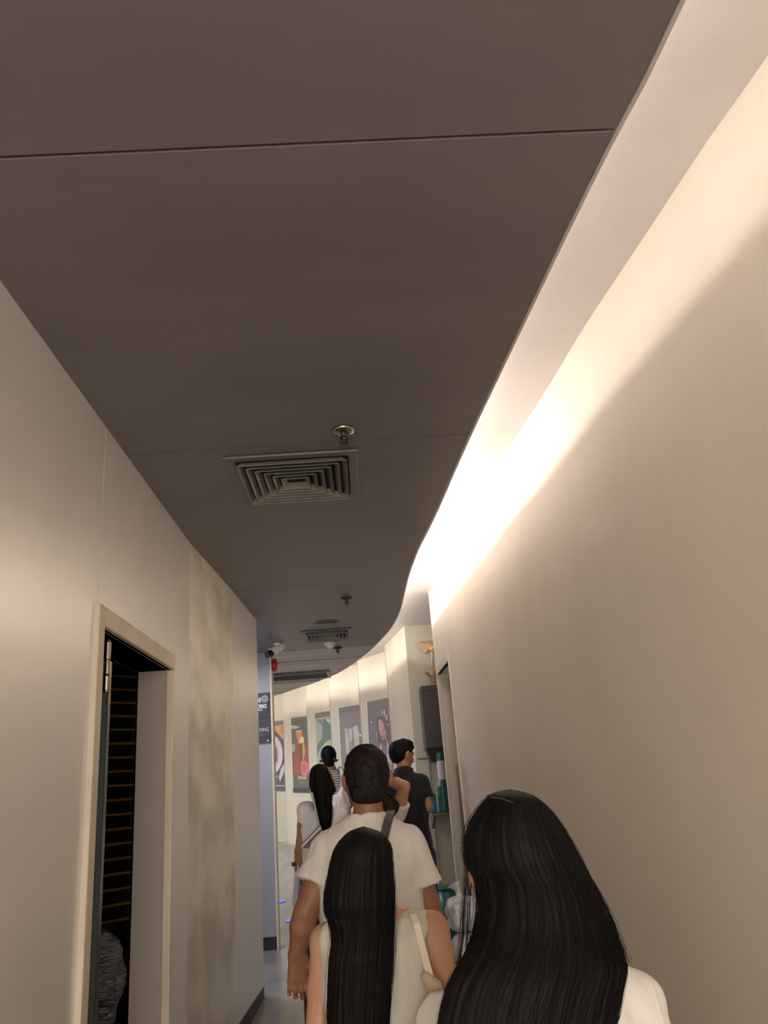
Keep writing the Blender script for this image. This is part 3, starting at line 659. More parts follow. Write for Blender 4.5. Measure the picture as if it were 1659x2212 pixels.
# ================================================================== people
import openvdb as vdb
class SDF:
    """smooth union of simple shapes, meshed as one continuous surface"""
    def __init__(s, res=.009): s.p = []; s.res = res; s.cut = []; s.noise = None
    def cone(s, a, b, ra, rb, k=.02, flat=False):
        s.p.append(('c', np.array(a, float), np.array(b, float), ra, rb, k, flat)); return s
    def ell(s, c, r, k=.02, rot=None): s.p.append(('e', np.array(c, float), np.array(r, float), k, rot)); return s
    def col(s, prof, k=.02, c=(0, 0)): s.p.append(('t', np.array(prof, float), k, c)); return s
    def minus(s, c, r): s.cut.append((np.array(c, float), np.array(r, float))); return s
    def bounds(s):
        lo, hi = [], []
        for q in s.p:
            if q[0] == 'c': R = max(q[3], q[4]); lo.append(np.minimum(q[1], q[2])-R); hi.append(np.maximum(q[1], q[2])+R)
            elif q[0] == 'e': R = q[2] if q[4] is None else np.full(3, q[2].max()); lo.append(q[1]-R); hi.append(q[1]+R)
            else:
                P = q[1]; mx, my = (P[:, 1]+abs(P[:, 3])).max(), (P[:, 2]+abs(P[:, 4])).max()
                lo.append([-mx, -my, P[:, 0].min()]); hi.append([mx, my, P[:, 0].max()])
        return np.min(lo, 0)-.03, np.max(hi, 0)+.03
    def mesh(s, smooth=True):
        lo, hi = s.bounds(); h = s.res; n = np.ceil((hi-lo)/h).astype(int)+1
        D = np.full(n, 1.0, np.float32); ax = [lo[i]+h*np.arange(n[i]) for i in range(3)]
        for q in s.p:
            if q[0] == 'c': R = max(q[3], q[4]); a, b = np.minimum(q[1], q[2])-R, np.maximum(q[1], q[2])+R; k = q[5]
            elif q[0] == 'e': R = q[2] if q[4] is None else np.full(3, q[2].max()); a, b = q[1]-R, q[1]+R; k = q[3]
            else: P = q[1]; mx, my = (P[:, 1]+abs(P[:, 3])).max(), (P[:, 2]+abs(P[:, 4])).max(); a, b = np.array([-mx, -my, P[:, 0].min()]), np.array([mx, my, P[:, 0].max()]); k = q[2]
            m = max(k, .0)+3*h
            i0 = np.maximum(0, np.floor((a-m-lo)/h).astype(int)); i1 = np.minimum(n, np.ceil((b+m-lo)/h).astype(int)+1)
            X, Y, Z = np.meshgrid(*[ax[i][i0[i]:i1[i]] for i in range(3)], indexing='ij')
            if q[0] == 'c':
                A, B = q[1], q[2]; d = B-A; L2 = max(1e-9, d@d)
                t = ((X-A[0])*d[0]+(Y-A[1])*d[1]+(Z-A[2])*d[2])/L2; tc = np.clip(t, 0, 1)
                v = np.sqrt((X-A[0]-tc*d[0])**2+(Y-A[1]-tc*d[1])**2+(Z-A[2]-tc*d[2])**2)-(q[3]+(q[4]-q[3])*tc)
                if q[6]: v = np.maximum(v, (t-1)*math.sqrt(L2))
            elif q[0] == 'e':
                x, y, z = X-q[1][0], Y-q[1][1], Z-q[1][2]
                if q[4] is not None:
                    Rm = q[4]; x, y, z = Rm[0][0]*x+Rm[0][1]*y+Rm[0][2]*z, Rm[1][0]*x+Rm[1][1]*y+Rm[1][2]*z, Rm[2][0]*x+Rm[2][1]*y+Rm[2][2]*z
                r = q[2]; k0 = np.sqrt((x/r[0])**2+(y/r[1])**2+(z/r[2])**2); k1 = np.sqrt((x/r[0]**2)**2+(y/r[1]**2)**2+(z/r[2]**2)**2)+1e-6
                v = k0*(k0-1)/k1
            else:
                P = q[1]; z1 = Z[0, 0, :]
                f = [np.interp(z1, P[:, 0], P[:, j]) for j in (1, 2, 3, 4)]
                if P.shape[1] > 5: pass
                rx, ry, cx, cy = [g[None, None, :] for g in f]
                e = 2.4
                v = ((np.abs((X-cx)/rx)**e+np.abs((Y-cy)/ry)**e)**(1/e)-1)*np.minimum(rx, ry)
                v = np.maximum(v, np.maximum(P[0, 0]-Z, Z-P[-1, 0]))
            blk = D[i0[0]:i1[0], i0[1]:i1[1], i0[2]:i1[2]]
            if k > 0:
                hh = np.maximum(k-np.abs(blk-v), 0)/k; r_ = np.minimum(blk, v)-hh*hh*k*.25
            else: r_ = np.minimum(blk, v)
            D[i0[0]:i1[0], i0[1]:i1[1], i0[2]:i1[2]] = r_
        X, Y, Z = np.meshgrid(*ax, indexing='ij')
        if s.noise: D += s.noise(X, Y, Z).astype(np.float32)
        for c, r in s.cut:
            k0 = np.sqrt(((X-c[0])/r[0])**2+((Y-c[1])/r[1])**2+((Z-c[2])/r[2])**2); D = np.maximum(D, (1-k0)*min(r))
        g = vdb.FloatGrid(1.0); g.copyFromArray(np.ascontiguousarray(np.clip(D, -.5, 1.0), dtype=np.float32))
        P, Q = g.convertToQuads(0.0)
        P = P*h+lo
        me = bpy.data.meshes.new('m'); me.vertices.add(len(P)); me.vertices.foreach_set('co', P.astype(np.float32).ravel())
        Q = Q[:, ::-1]; me.loops.add(Q.size); me.loops.foreach_set('vertex_index', Q.astype(np.int32).ravel())
        me.polygons.add(len(Q)); me.polygons.foreach_set('loop_start', np.arange(0, Q.size, 4, dtype=np.int32)); me.polygons.foreach_set('loop_total', np.full(len(Q), 4, np.int32))
        me.update(calc_edges=True); me.validate(); me.polygons.foreach_set('use_smooth', [True]*len(me.polygons))
        return me

def folds(amp, seed=0, f=1.0, vert=1.0):
    r = np.random.default_rng(seed); W = [(r.normal(0, 1, 3)*np.array([48, 30, 22*vert])*f, r.uniform(0, 6.28), r.uniform(.5, 1)) for _ in range(9)]
    def fn(X, Y, Z):
        d = 0
        for w_, ph, a in W: d = d+a*np.sin(w_[0]*X+w_[1]*Y+w_[2]*Z+ph+1.6*np.sin(13*Z+9*X+ph))
        return amp*d/3
    return fn
def skin_mat(name, c, c2):
    m = tex(nmat(name, c, .45, spec=.4), c2, (14, 14, 14), (.35, .7), bump=.15, bscale=(160, 160, 160), bdist=.001)
    m.node_tree.nodes['Principled BSDF'].inputs['Subsurface Weight'].default_value = .12
    m.node_tree.nodes['Principled BSDF'].inputs['Subsurface Radius'].default_value = (.02, .008, .004)
    return m
SK = {'man': skin_mat('warm_brown_skin', (.34, .155, .085), (.29, .13, .075)), 'fair': skin_mat('light_tan_skin', (.50, .27, .155), (.45, .23, .135)), 'mid': skin_mat('tan_skin', (.42, .22, .13), (.37, .185, .11))}
def cloth(name, c, c2=None, rough=.85, weave=220):
    c2 = c2 or tuple(x*.93 for x in c)
    m = tex(nmat(name, c, rough, spec=.2), c2, (6, 6, 6), (.35, .7), bump=.25, bscale=(weave, weave, weave), bdist=.0015)
    N, L = m.node_tree.nodes, m.node_tree.links; b = N['Principled BSDF']; b.inputs['Sheen Weight'].default_value = .15
    tc = N.new('ShaderNodeTexCoord'); mp = N.new('ShaderNodeMapping'); mp.inputs['Scale'].default_value = (16, 10, 5); mp.inputs['Rotation'].default_value = (0, .35, .2)
    nz = N.new('ShaderNodeTexNoise'); nz.inputs['Scale'].default_value = 1; nz.inputs['Detail'].default_value = 2; nz.inputs['Distortion'].default_value = 1.2
    bp = N.new('ShaderNodeBump'); bp.inputs['Strength'].default_value = .55; bp.inputs['Distance'].default_value = .02
    L.new(tc.outputs['Object'], mp.inputs[0]); L.new(mp.outputs[0], nz.inputs['Vector']); L.new(nz.outputs['Fac'], bp.inputs['Height'])
    old = b.inputs['Normal'].links[0].from_socket; L.new(old, bp.inputs['Normal']); L.new(bp.outputs[0], b.inputs['Normal'])
    return m
CW = cloth('white_cotton', (.76, .71, .66)); CC = cloth('cream_crinkle_cotton', (.64, .585, .49), (.54, .49, .41), .85, 90); CWB = cloth('cool_white_cotton', (.90, .90, .95))
CB = cloth('black_pique', (.014, .015, .018), (.02, .02, .024)); CD = cloth('dark_denim', (.018, .02, .035)); CN = cloth('indigo_denim', (.03, .03, .09)); CK = cloth('charcoal_twill', (.03, .028, .028))
SHOE = nmat('dark_shoe', (.03, .028, .03), .5); STRAP = cloth('grey_webbing', (.085, .07, .065))
def stripe_mat():
    m = cloth('grey_striped_knit', (.50, .47, .40)); nt = m.node_tree; N, L = nt.nodes, nt.links
    b = N['Principled BSDF']; src = b.inputs['Base Color'].links[0].from_socket
    tc = N.new('ShaderNodeTexCoord'); sp = N.new('ShaderNodeSeparateXYZ'); L.new(tc.outputs['Object'], sp.inputs[0])
    mu = N.new('ShaderNodeMath'); mu.operation = 'MULTIPLY'; mu.inputs[1].default_value = 2*PI/.022; L.new(sp.outputs[2], mu.inputs[0])
    si = N.new('ShaderNodeMath'); si.operation = 'SINE'; L.new(mu.outputs[0], si.inputs[0])
    mr = N.new('ShaderNodeMapRange'); mr.inputs[1].default_value = -.2; mr.inputs[2].default_value = .3; L.new(si.outputs[0], mr.inputs[0])
    mx = N.new('ShaderNodeMix'); mx.data_type = 'RGBA'; mx.inputs[6].default_value = (.16, .14, .125, 1); L.new(mr.outputs[0], mx.inputs[0]); L.new(src, mx.inputs[7]); L.new(mx.outputs[2], b.inputs['Base Color'])
    return m
CSTR = stripe_mat()
def hair_mat(name, c, rough=.42):
    m = tex(nmat(name, c, rough, spec=.16), tuple(x*.5 for x in c), (60, 60, 3), (.35, .65), bump=.5, bscale=(260, 260, 6), bdist=.002)
    return m
HB = hair_mat('black_hair', (.006, .005, .0045), .62); HD = hair_mat('dark_brown_hair', (.016, .011, .009), .6); HBR = hair_mat('brown_hair', (.035, .018, .010))

def hand(S_, wr, d, nrm, th, s=1.0, curl=.35, k=.006):
    """palm, four unequal fingers and a thumb that leaves the side of the palm"""
    d = np.array(d, float)/np.linalg.norm(d); nrm = np.array(nrm, float); nrm -= d*(nrm@d); nrm /= np.linalg.norm(nrm)
    side = np.cross(d, nrm); side /= np.linalg.norm(side)
    if side@np.array(th, float) < 0: side = -side               # towards the thumb
    wr = np.array(wr, float)
    for o, w0 in ((-.024, .015), (-.008, .016), (.010, .016), (.026, .015)):
        S_.cone(wr+side*o*.55*s+d*.008*s, wr+side*o*s+d*.085*s, .0165*s, w0*s*.86, .016*s)
    for o, L, r in ((-.029, .056, .0078), (-.010, .072, .0086), (.010, .078, .0088), (.029, .070, .0086)):
        p = wr+side*o*s+d*.088*s; a = curl*.6; L *= s
        for j, (f, rr) in enumerate(((.42, 1.), (.32, .92), (.26, .82))):
            q = p+(d*math.cos(a)+nrm*math.sin(a))*L*f+side*o*.05
            S_.cone(p, q, r*rr*s, r*rr*.92*s, k if j else .008); p = q; a += curl*1.1
    b = wr+side*.022*s+d*.022*s; q = b+(side*.62+d*.70+nrm*.25)*.042*s; e = q+(side*.28+d*.92+nrm*.30)*.034*s; t_ = e+(side*.05+d*.95+nrm*.35)*.026*s
    S_.cone(b, q, .0145*s, .0115*s, .014); S_.cone(q, e, .0112*s, .0100*s, .004); S_.cone(e, t_, .0100*s, .0084*s, .004)

def head(S_, c, s, yaw=0.0, fem=False, pitch=0.0, kk=.02, ear=0.0):
    """skull, jaw, brow, nose, lips, chin and ears, turned by yaw"""
    cy, sy = math.cos(yaw), math.sin(yaw); cp, sp = math.cos(pitch), math.sin(pitch)
    def T(x, y, z):
        y, z = y*cp-z*sp, y*sp+z*cp; return np.array(c)+np.array([x*cy-y*sy, x*sy+y*cy, z])*s
    Rr = np.array([[cy, sy, 0], [-sy*cp, cy*cp, sp], [sy*sp, -cy*sp, cp]])
    S_.ell(T(0, -.008, .012), np.array([.074, .092, .088])*s, kk, Rr)
    S_.ell(T(0, .030, -.042), np.array([.056, .058, .062])*s, kk, Rr)
    S_.ell(T(0, .058, -.088), np.array([.026, .022, .020])*s, kk, Rr)
    S_.cone(T(-.035, .078, .018), T(.035, .078, .018), .011*s, .011*s, .015*s)
    S_.cone(T(0, .088, .006), T(0, .106, -.032), .007*s, .012*s, .010*s); S_.ell(T(0, .098, -.036), np.array([.017, .012, .009])*s, .006, Rr)
    S_.cone(T(-.016, .083, -.060), T(.016, .083, -.060), .0065*s, .0065*s, .006); S_.cone(T(-.013, .082, -.069), T(.013, .082, -.069), .007*s, .007*s, .006)
    for q in (-1, 1):
        S_.ell(T(q*.034, .066, -.028), np.array([.022, .020, .020])*s, .015, Rr)
        S_.ell(T(q*(.0775+ear), -.004, -.012), np.array([.0085+ear*.6, .018, .030])*s, .006, Rr); S_.cone(T(q*.074, 0, -.032), T(q*.078, -.002, -.040), .007*s, .006*s, .006)
    return T
def eyes(parent, T, s, base):
    for q in (-1, 1):
        p = T(q*.031, .071, .0)
        me = MB().lathe(tuple(p), [(.002*s, -.011*s), (.008*s, -.0075*s), (.011*s, 0), (.008*s, .0075*s), (.002*s, .011*s)], 12, 'y').mesh()
        o = link('eye', me, nmat('eye_white', (.7, .67, .64), .2), parent, smooth=True)
        me2 = MB().lathe((p[0], p[1]+.0098*s, p[2]), [(.001, .0012), (.0045*s, .001), (.0048*s, 0)], 12, 'y').mesh(); link('iris', me2, M['black'], o)

def body(name, label, base, st, skin, arms, w=1.0, fat=1.0, headc=None, head_yaw=0, pitch=0, fem=False, res=.009, yaw=0, stance=.0, group=None, headk=1.0, ear=0.0):
    """one continuous figure: arms = two dicts with shoulder, elbow, wrist and hand frame in local metres"""
    s = st/1.70; S_ = SDF(res); f = fat
    S_.col([(.86*s, .155*s*w, .108*s*f, 0, 0), (.95*s, .165*s*w, .112*s*f, 0, 0), (1.08*s, .138*s*w, .098*s*f, 0, 0), (1.20*s, .150*s*w, .108*s*f, 0, 0), (1.32*s, .160*s*w, .105*s*f, 0, 0), (1.40*s, .130*s*w, .080*s, 0, 0), (1.44*s, .07*s, .06*s, 0, 0)], .03)
    hc = np.array(headc if headc is not None else (0, .02*s, 1.61*s), float)
    S_.cone((0, -.008*s, 1.38*s), (hc[0]*.85, hc[1]-.018*s, hc[2]-.07*s), .060*s*(.86 if fem else 1), .050*s*(.84 if fem else 1.02), .035*s)
    for sg, A in zip((-1, 1), arms):
        sh, el, wr = [np.array(A[k_], float) for k_ in ('sh', 'el', 'wr')]
        S_.cone((sg*.05*s, 0, 1.405*s), sh, .045*s, .050*s*A.get('t', 1), .035*s)
        t_ = A.get('t', 1)
        S_.cone(sh, sh+(el-sh)*.5, .050*s*t_, .046*s*t_, .02); S_.cone(sh+(el-sh)*.5, el, .046*s*t_, .038*s*t_, .01)
        S_.cone(el, el+(wr-el)*.35, .038*s*t_, .040*s*t_, .012); S_.cone(el+(wr-el)*.35, wr, .040*s*t_, .026*s*t_, .012)
        hand(S_, wr, A.get('d', wr-el), A['n'], A['th'], A.get('hs', s), A.get('curl', .4))
    for sg, dy in ((-1, stance), (1, -stance)):
        hx = sg*.088*s*w
        S_.cone((hx, 0, .90*s), (hx, dy*.5+.01, .49*s), .088*s*w, .056*s, .03); S_.cone((hx, dy*.5+.01, .49*s), (hx, dy, .10*s), .054*s, .036*s, .015)
        S_.ell((hx, dy*.68-.006, .34*s), (.046*s, .047*s, .10*s), .02)
        S_.cone((hx, dy-.02, .045*s), (hx*1.12, dy+.13*s, .028*s), .034*s, .026*s, .02)
    T = head(S_, hc, s*headk, head_yaw, fem, pitch, ear=ear)
    me = S_.mesh(); z0 = floor_z(base[1])
    o = link(name, me, skin, label=label, cat='person', group=group); o.location = (base[0], base[1], z0+.012); o.rotation_euler[2] = yaw
    eyes(o, T, s, base)
    return o, s, T
def wear(name, S_, mat, parent):
    o = link(name, S_.mesh(), mat, parent); return o
def trousers(parent, s, w=1.0, stance=0, mat=CD, top=.98, res=.011):
    S_ = SDF(res); S_.col([(.80*s, .175*s*w, .125*s, 0, 0), (.90*s, .182*s*w, .130*s, 0, 0), (top*s, .160*s*w, .115*s, 0, 0)], .03)
    for sg, dy in ((-1, stance), (1, -stance)):
        hx = sg*.09*s*w
        S_.cone((hx, 0, .86*s), (hx, dy*.5+.01, .48*s), .100*s*w, .078*s, .02); S_.cone((hx, dy*.5+.01, .48*s), (hx, dy, .10*s), .076*s, .068*s, .015, True)
    S_.noise = folds(.0018, 3); wear('trousers', S_, mat, parent)
    for sg, dy in ((-1, stance), (1, -stance)):
        hx = sg*.09*s*w; q = SDF(.008); q.cone((hx, dy-.03, .045*s), (hx*1.1, dy+.12*s, .036*s), .044*s, .038*s, .02); q.cone((hx, dy-.02, .05*s), (hx, dy-.01, .09*s), .042*s, .044*s, .02)
        q.minus((hx, dy, -.5-.008), (5, 5, .5)); wear('shoe', q, SHOE, parent)

def loft_hair(name, parent, rows, mat, nth=150, nrow=90, amp=.0022, seed=1, tips=.02, strands=0, swid=.00045, spread=.004, power=2.2, wander=.006, smooth_rows=True):
    """hair as a closed mass of ridged locks; rows: (py, left px, right px, Y, depth behind, depth in front) read off the photo at distance Y"""
    R = []
    for py, l, r, Y, rb, rf in rows:
        L_, R_ = at(l, py, Y), at(r, py, Y); c = (L_+R_)/2; R.append([c[0], c[1], c[2], (R_[0]-L_[0])/2, rb, rf, (R_[2]-L_[2])/2])
    R = np.array(R); zc = np.concatenate([[0], np.cumsum(np.linalg.norm(np.diff(R[:, :3], axis=0), axis=1)+1e-5)])
    u = np.linspace(0, zc[-1], nrow)
    Q = np.stack([np.interp(u, zc, R[:, j]) for j in range(7)], 1)
    if smooth_rows:
        for _ in range(3): Q[1:-1] = .5*Q[1:-1]+.25*(Q[:-2]+Q[2:])
    loc = np.array(parent.matrix_basis.translation)
    V = []; rs = np.random.default_rng(seed)
    ph = rs.uniform(0, 6.28, 6); tipv = rs.uniform(-1, 1, nth)
    grid = np.zeros((nrow, nth, 3))
    for j in range(nrow):
        c = Q[j]; dd = u[j]
        for k in range(nth):
            a = 2*PI*k/nth; ca, sa = math.cos(a), math.sin(a)
            ex = 2/power; x = math.copysign(abs(ca)**ex, ca); y = math.copysign(abs(sa)**ex, sa)
            n1 = mnoise.noise(Vector((a*9, dd*2.5, seed)))+.6*mnoise.noise(Vector((a*26, dd*3.5, seed+5)))
            f = amp*(n1*1.6)*min(1, j/8)
            px_, py_ = c[0]+(c[3]+f)*x, c[1]+((c[5] if sa > 0 else c[4])+f)*y
            pz = c[2]+c[6]*x
            if j > nrow*.93: pz += tips*tipv[k]*(j-nrow*.93)/(nrow*.07)
            grid[j, k] = (px_, py_, pz)
    V = [tuple(p-loc) for p in grid.reshape(-1, 3)]
    top = grid[0].mean(0)+np.array([0, 0, .002]); bot = grid[-1].mean(0)
    V += [tuple(top-loc), tuple(bot-loc)]; it, ib = nrow*nth, nrow*nth+1
    Fc = []
    for j in range(nrow-1):
        for k in range(nth): Fc.append((j*nth+k, (j+1)*nth+k, (j+1)*nth+(k+1) % nth, j*nth+(k+1) % nth))
    for k in range(nth): Fc.append((it, k, (k+1) % nth)); Fc.append((ib, (nrow-1)*nth+(k+1) % nth, (nrow-1)*nth+k))
    me = fromdata(V, Fc); o = link(name, recalc(me), mat, parent, smooth=True)
    if strands:
        cu = bpy.data.curves.new('strands', 'CURVE'); cu.dimensions = '3D'; cu.bevel_depth = swid; cu.bevel_resolution = 0; cu.resolution_u = 1
        for i in range(strands):
            k = rs.uniform(0, nth); j0 = int(rs.uniform(2, nrow*.6)); j1 = int(min(nrow-1, j0+rs.uniform(.25, .7)*nrow)); n = 12
            off = abs(rs.normal(0, spread)); dr = rs.normal(0, 1.2); pts = []
            for q in range(n):
                t = q/(n-1); j = int(j0+(j1-j0)*t); kk = int(k+dr*t*2+.8*math.sin(3*t+i)) % nth
                p = grid[j, kk]; cc = Q[j]; rad = p-np.array([cc[0], cc[1], p[2]]); l = np.linalg.norm(rad)+1e-6
                pts.append(p+rad/l*(off*math.sin(PI*min(1, t*.7+.15))+.0004)-loc)
            sp = cu.splines.new('POLY'); sp.points.add(n-1)
            for q, p in enumerate(pts): sp.points[q].co = (*p, 1)
        # turned into a mesh so that it is one countless mass of strands
        tmp = bpy.data.objects.new('tmp', cu); me2 = bpy.data.meshes.new_from_object(tmp); bpy.data.objects.remove(tmp)
        link('loose_strands', me2, mat, parent, kind='stuff')
    return o
def wisps(parent, paths, mat, n=14, rad=.0006, jit=.004, seed=0):
    rs = np.random.default_rng(seed); cu = bpy.data.curves.new('wisps', 'CURVE'); cu.dimensions = '3D'; cu.bevel_depth = rad; cu.bevel_resolution = 0
    loc = np.array(parent.matrix_basis.translation)
    for P in paths:
        P = [at(*p) for p in P]
        for i in range(n):
            o0 = rs.normal(0, jit, 3); o1 = rs.normal(0, jit, 3); sp = cu.splines.new('POLY'); m_ = 14; sp.points.add(m_-1)
            for q in range(m_):
                t = q/(m_-1)*(len(P)-1); i0 = min(int(t), len(P)-2); f = t-i0
                p = P[i0]*(1-f)+P[i0+1]*f+o0*(1-q/m_)+o1*(q/m_)-loc; sp.points[q].co = (*p, 1)
    tmp = bpy.data.objects.new('tmp', cu); me = bpy.data.meshes.new_from_object(tmp); bpy.data.objects.remove(tmp)
    return link('wispy_strands', me, mat, parent, kind='stuff')
def band(name, parent, pts, width, th, mat, nrm=None):
    """flat strap along world points (x, y, z)"""
    loc = np.array(parent.matrix_basis.translation); P = [np.array(p, float)-loc for p in pts]; V = []; n = len(P)
    for i, p in enumerate(P):
        d = P[min(n-1, i+1)]-P[max(0, i-1)]; d /= np.linalg.norm(d); nn = np.array(nrm[i] if nrm is not None else (0, -1, 0), float); nn -= d*(nn@d); nn /= np.linalg.norm(nn)
        sd = np.cross(d, nn); V += [p-sd*width/2, p+sd*width/2, p+sd*width/2+nn*th, p-sd*width/2+nn*th]
    Fc = []
    for i in range(n-1):
        a, b = 4*i, 4*i+4
        for k in range(4): Fc.append((a+k, a+(k+1) % 4, b+(k+1) % 4, b+k))
    Fc += [(0, 1, 2, 3), (4*n-4, 4*n-1, 4*n-2, 4*n-3)]
    o = link(name, MB().add(V, Fc).mesh(), mat, parent); bevel(o, .0012, 1); return o
def tee(parent, s, w, f, arms, mat, hem=.80, sleeve=.6, loose=1.0, neck=1.462, res=.008, amp=.0022, seed=1, sleeve_r=.066, k=.03, hemw=1.0):
    S_ = SDF(res); S_.col([(hem*s, .176*s*w*loose*hemw, .128*s*f*loose, 0, 0), (.95*s, .180*s*w*loose, .130*s*f*loose, 0, 0), (1.08*s, .165*s*w*loose, .120*s*f*loose, 0, 0), (1.20*s, .170*s*w*loose, .124*s*f*loose, 0, -.002), (1.32*s, .174*s*w*loose, .119*s*f*loose, 0, -.002), (1.40*s, .142*s*w, .095*s, 0, -.002), (1.437*s, .095*s*w, .078*s, 0, -.003), (neck*s, .066*s, .066*s, 0, -.004)], .02)
    for sg, A in zip((-1, 1), arms):
        sh, el = np.array(A['sh'], float), np.array(A['el'], float)
        S_.cone((sg*.06*s, -.003, 1.398*s), sh+np.array([0, 0, .004]), .060*s, .061*s*A.get('t', 1), .04*s)
        e = sh+(el-sh)*A.get('sl', sleeve); S_.cone(sh, e, .061*s*A.get('t', 1), sleeve_r*s*A.get('t', 1), .02, True)
    S_.noise = folds(amp, seed); return wear('shirt', S_, mat, parent)

# ---- the man in the white tee (walks in front of the long haired girl)
mb_ = (-.018, 3.0); st = 1.665; s_ = st/1.7
armsM = [dict(sh=(-.133, 0, 1.330), el=(-.226, -.03, 1.150), wr=(-.262, .00, 1.028), d=(-.02, .10, -1), n=(.15, -1, 0), th=(1, 0, 0), t=1.12, curl=.62, hs=.98, sl=.56),
         dict(sh=(.140, 0, 1.325), el=(.200, -.03, 1.09), wr=(.215, .04, .93), d=(.0, .1, -1), n=(-.15, -1, 0), th=(-1, 0, 0), t=1.1, curl=.4, sl=.56)]
man, s, T = body('person', 'broad man with short dark hair, white t-shirt and grey cross-body strap', mb_, st, SK['man'], armsM, w=1.14, fat=1.15, headc=(.012, .015, 1.575), ear=.007, res=.0052, stance=.10)
tee(man, s, 1.06, 1.12, armsM, CW, hem=.78, loose=1.05, amp=.0048, seed=4, sleeve_r=.074, res=.007, neck=1.478)
trousers(man, s, 1.12, .10, CK)
# short curly hair
S_ = SDF(.005); hc = np.array((.012, .015, 1.575))
S_.ell(hc+np.array([0, -.014, .026]), (.0795, .096, .0845), .01); S_.ell(hc+np.array([0, -.040, -.006]), (.0755, .074, .078), .02); S_.cone(hc+np.array([-.03, -.075, -.060]), hc+np.array([.03, -.075, -.060]), .034, .034, .03)
S_.minus(hc+np.array([0, .115, -.055]), (.12, .105, .085))
_r = np.random.default_rng(5); _W = [(_r.normal(0, 150, 3), _r.uniform(0, 6)) for _ in range(8)]
S_.noise = lambda X, Y, Z: .0013*sum(np.sin(w_[0]*X+w_[1]*Y+w_[2]*Z+p_) for w_, p_ in _W)*.6
hm = wear('hair', S_, HD, man)
cu = bpy.data.curves.new('c', 'CURVE'); cu.dimensions = '3D'; cu.bevel_depth = .0006; cu.bevel_resolution = 0
for v in _r.choice(len(hm.data.vertices), 3800):
    p = hm.data.vertices[int(v)].co; n_ = hm.data.vertices[int(v)].normal; up = (p.z-hc[2]+.02)/.12
    if p.z < hc[2]-.02 and _r.random() < .6: continue
    L = .004+.008*max(0, up); q1 = p+n_*L+Vector(_r.normal(0, .0025, 3)); q2 = q1+n_*L*.5+Vector(_r.normal(0, .004, 3))
    sp = cu.splines.new('POLY'); sp.points.add(2)
    for i, q in enumerate((p, q1, q2)): sp.points[i].co = (*q, 1)
tmp = bpy.data.objects.new('tmp', cu); me = bpy.data.meshes.new_from_object(tmp); bpy.data.objects.remove(tmp); link('short_curls', me, HD, man, kind='stuff')
# cross-body strap lying on the shirt
pts = [at(848, 1757, 3.0)+np.array([-.004, .035, .004]), at(842, 1763, 2.94), at(838, 1775, 2.895), at(833, 1795, 2.872), at(824, 1830, 2.862), at(800, 1900, 2.852), at(770, 1980, 2.846), at(735, 2060, 2.846), at(700, 2110, 2.87)]
band('bag_strap', man, pts, .030, .006, STRAP, [(0, -.5, .9), (0, -.7, .7), (0, -.9, .4)]+[(0, -1, .1)]*6)

# ---- the girl with very long hair and a tote bag
gb = (.008, 2.3); st = 1.44; s_ = st/1.7
armsG = [dict(sh=(-.146, .02, 1.160), el=(-.178, -.01, .955), wr=(-.165, .05, .75), d=(0, .1, -1), n=(1, 0, 0), th=(0, 1, 0), t=.98),
         dict(sh=(.130, .0, 1.168), el=(.166, -.06, .99), wr=(.13, .10, .86), d=(-.1, 1, -.3), n=(-1, 0, 0), th=(0, 0, 1), t=1.0)]
girl, s, T = body('person', 'girl with waist-long black hair in a cream sleeveless top carrying a tote, seen from behind', gb, st, SK['fair'], armsG, w=.88, headc=(-.046, .01, 1.335), fem=True, res=.0068, stance=.06)
S_ = SDF(.0065)
S_.col([(.66, .165, .120, 0, 0), (.80, .155, .115, 0, 0), (.93, .138, .105, 0, 0), (1.03, .141, .103, 0, 0), (1.11, .138, .106, 0, 0), (1.16, .125, .094, 0, 0), (1.200, .098, .066, 0, 0)], .015)
S_.cone((-.08, 0, 1.180), (-.130, 0, 1.168), .040, .042, .03); S_.cone((.05, 0, 1.178), (.095, 0, 1.172), .042, .044, .03)
S_.ell((-.115, -.035, 1.09), (.045, .060, .12), .03); S_.minus((-.232, 0, 1.085), (.062, .2, .10)); S_.minus((.158, 0, 1.10), (.066, .2, .105))
S_.ell((.03, -.028, 1.150), (.10, .066, .055), .03); S_.minus((-.02, .05, 1.265), (.055, .07, .04))
S_.noise = folds(.0045, 9, 1.5); wear('sleeveless_top', S_, CC, girl)
trousers(girl, s, 1.0, .06, cloth('beige_twill', (.34, .29, .22)), top=.92)
Yh = 2.28
rows = [(1786.5, 780, 790, Yh, .01, .01), (1789, 764, 808, Yh, .035, .04), (1797, 752, 824, Yh, .06, .06), (1811, 738, 838, Yh, .085, .055), (1831, 724, 846, Yh, .1, .04), (1860, 715, 848, Yh, .105, .03), (1894, 709, 849, Yh, .10, .03), (1923, 704, 851, Yh-.01, .09, .03),
        (1951, 703, 850, Yh-.03, .07, .03), (1980, 705, 849, Yh-.06, .055, .03), (1991, 716, 849, Yh-.07, .05, .03), (2037, 720, 848, Yh-.10, .035, .03), (2066, 714, 847, Yh-.11, .032, .03), (2094, 712, 845, Yh-.11, .03, .03), (2151, 710, 841, Yh-.11, .03, .03),
        (2208, 710, 838, Yh-.11, .03, .03), (2270, 720, 830, Yh-.12, .026, .025), (2330, 735, 818, Yh-.12, .018, .018)]
loft_hair('hair', girl, rows, HB, nrow=120, nth=170, amp=.0026, seed=3, tips=.03, strands=420, spread=.0028)
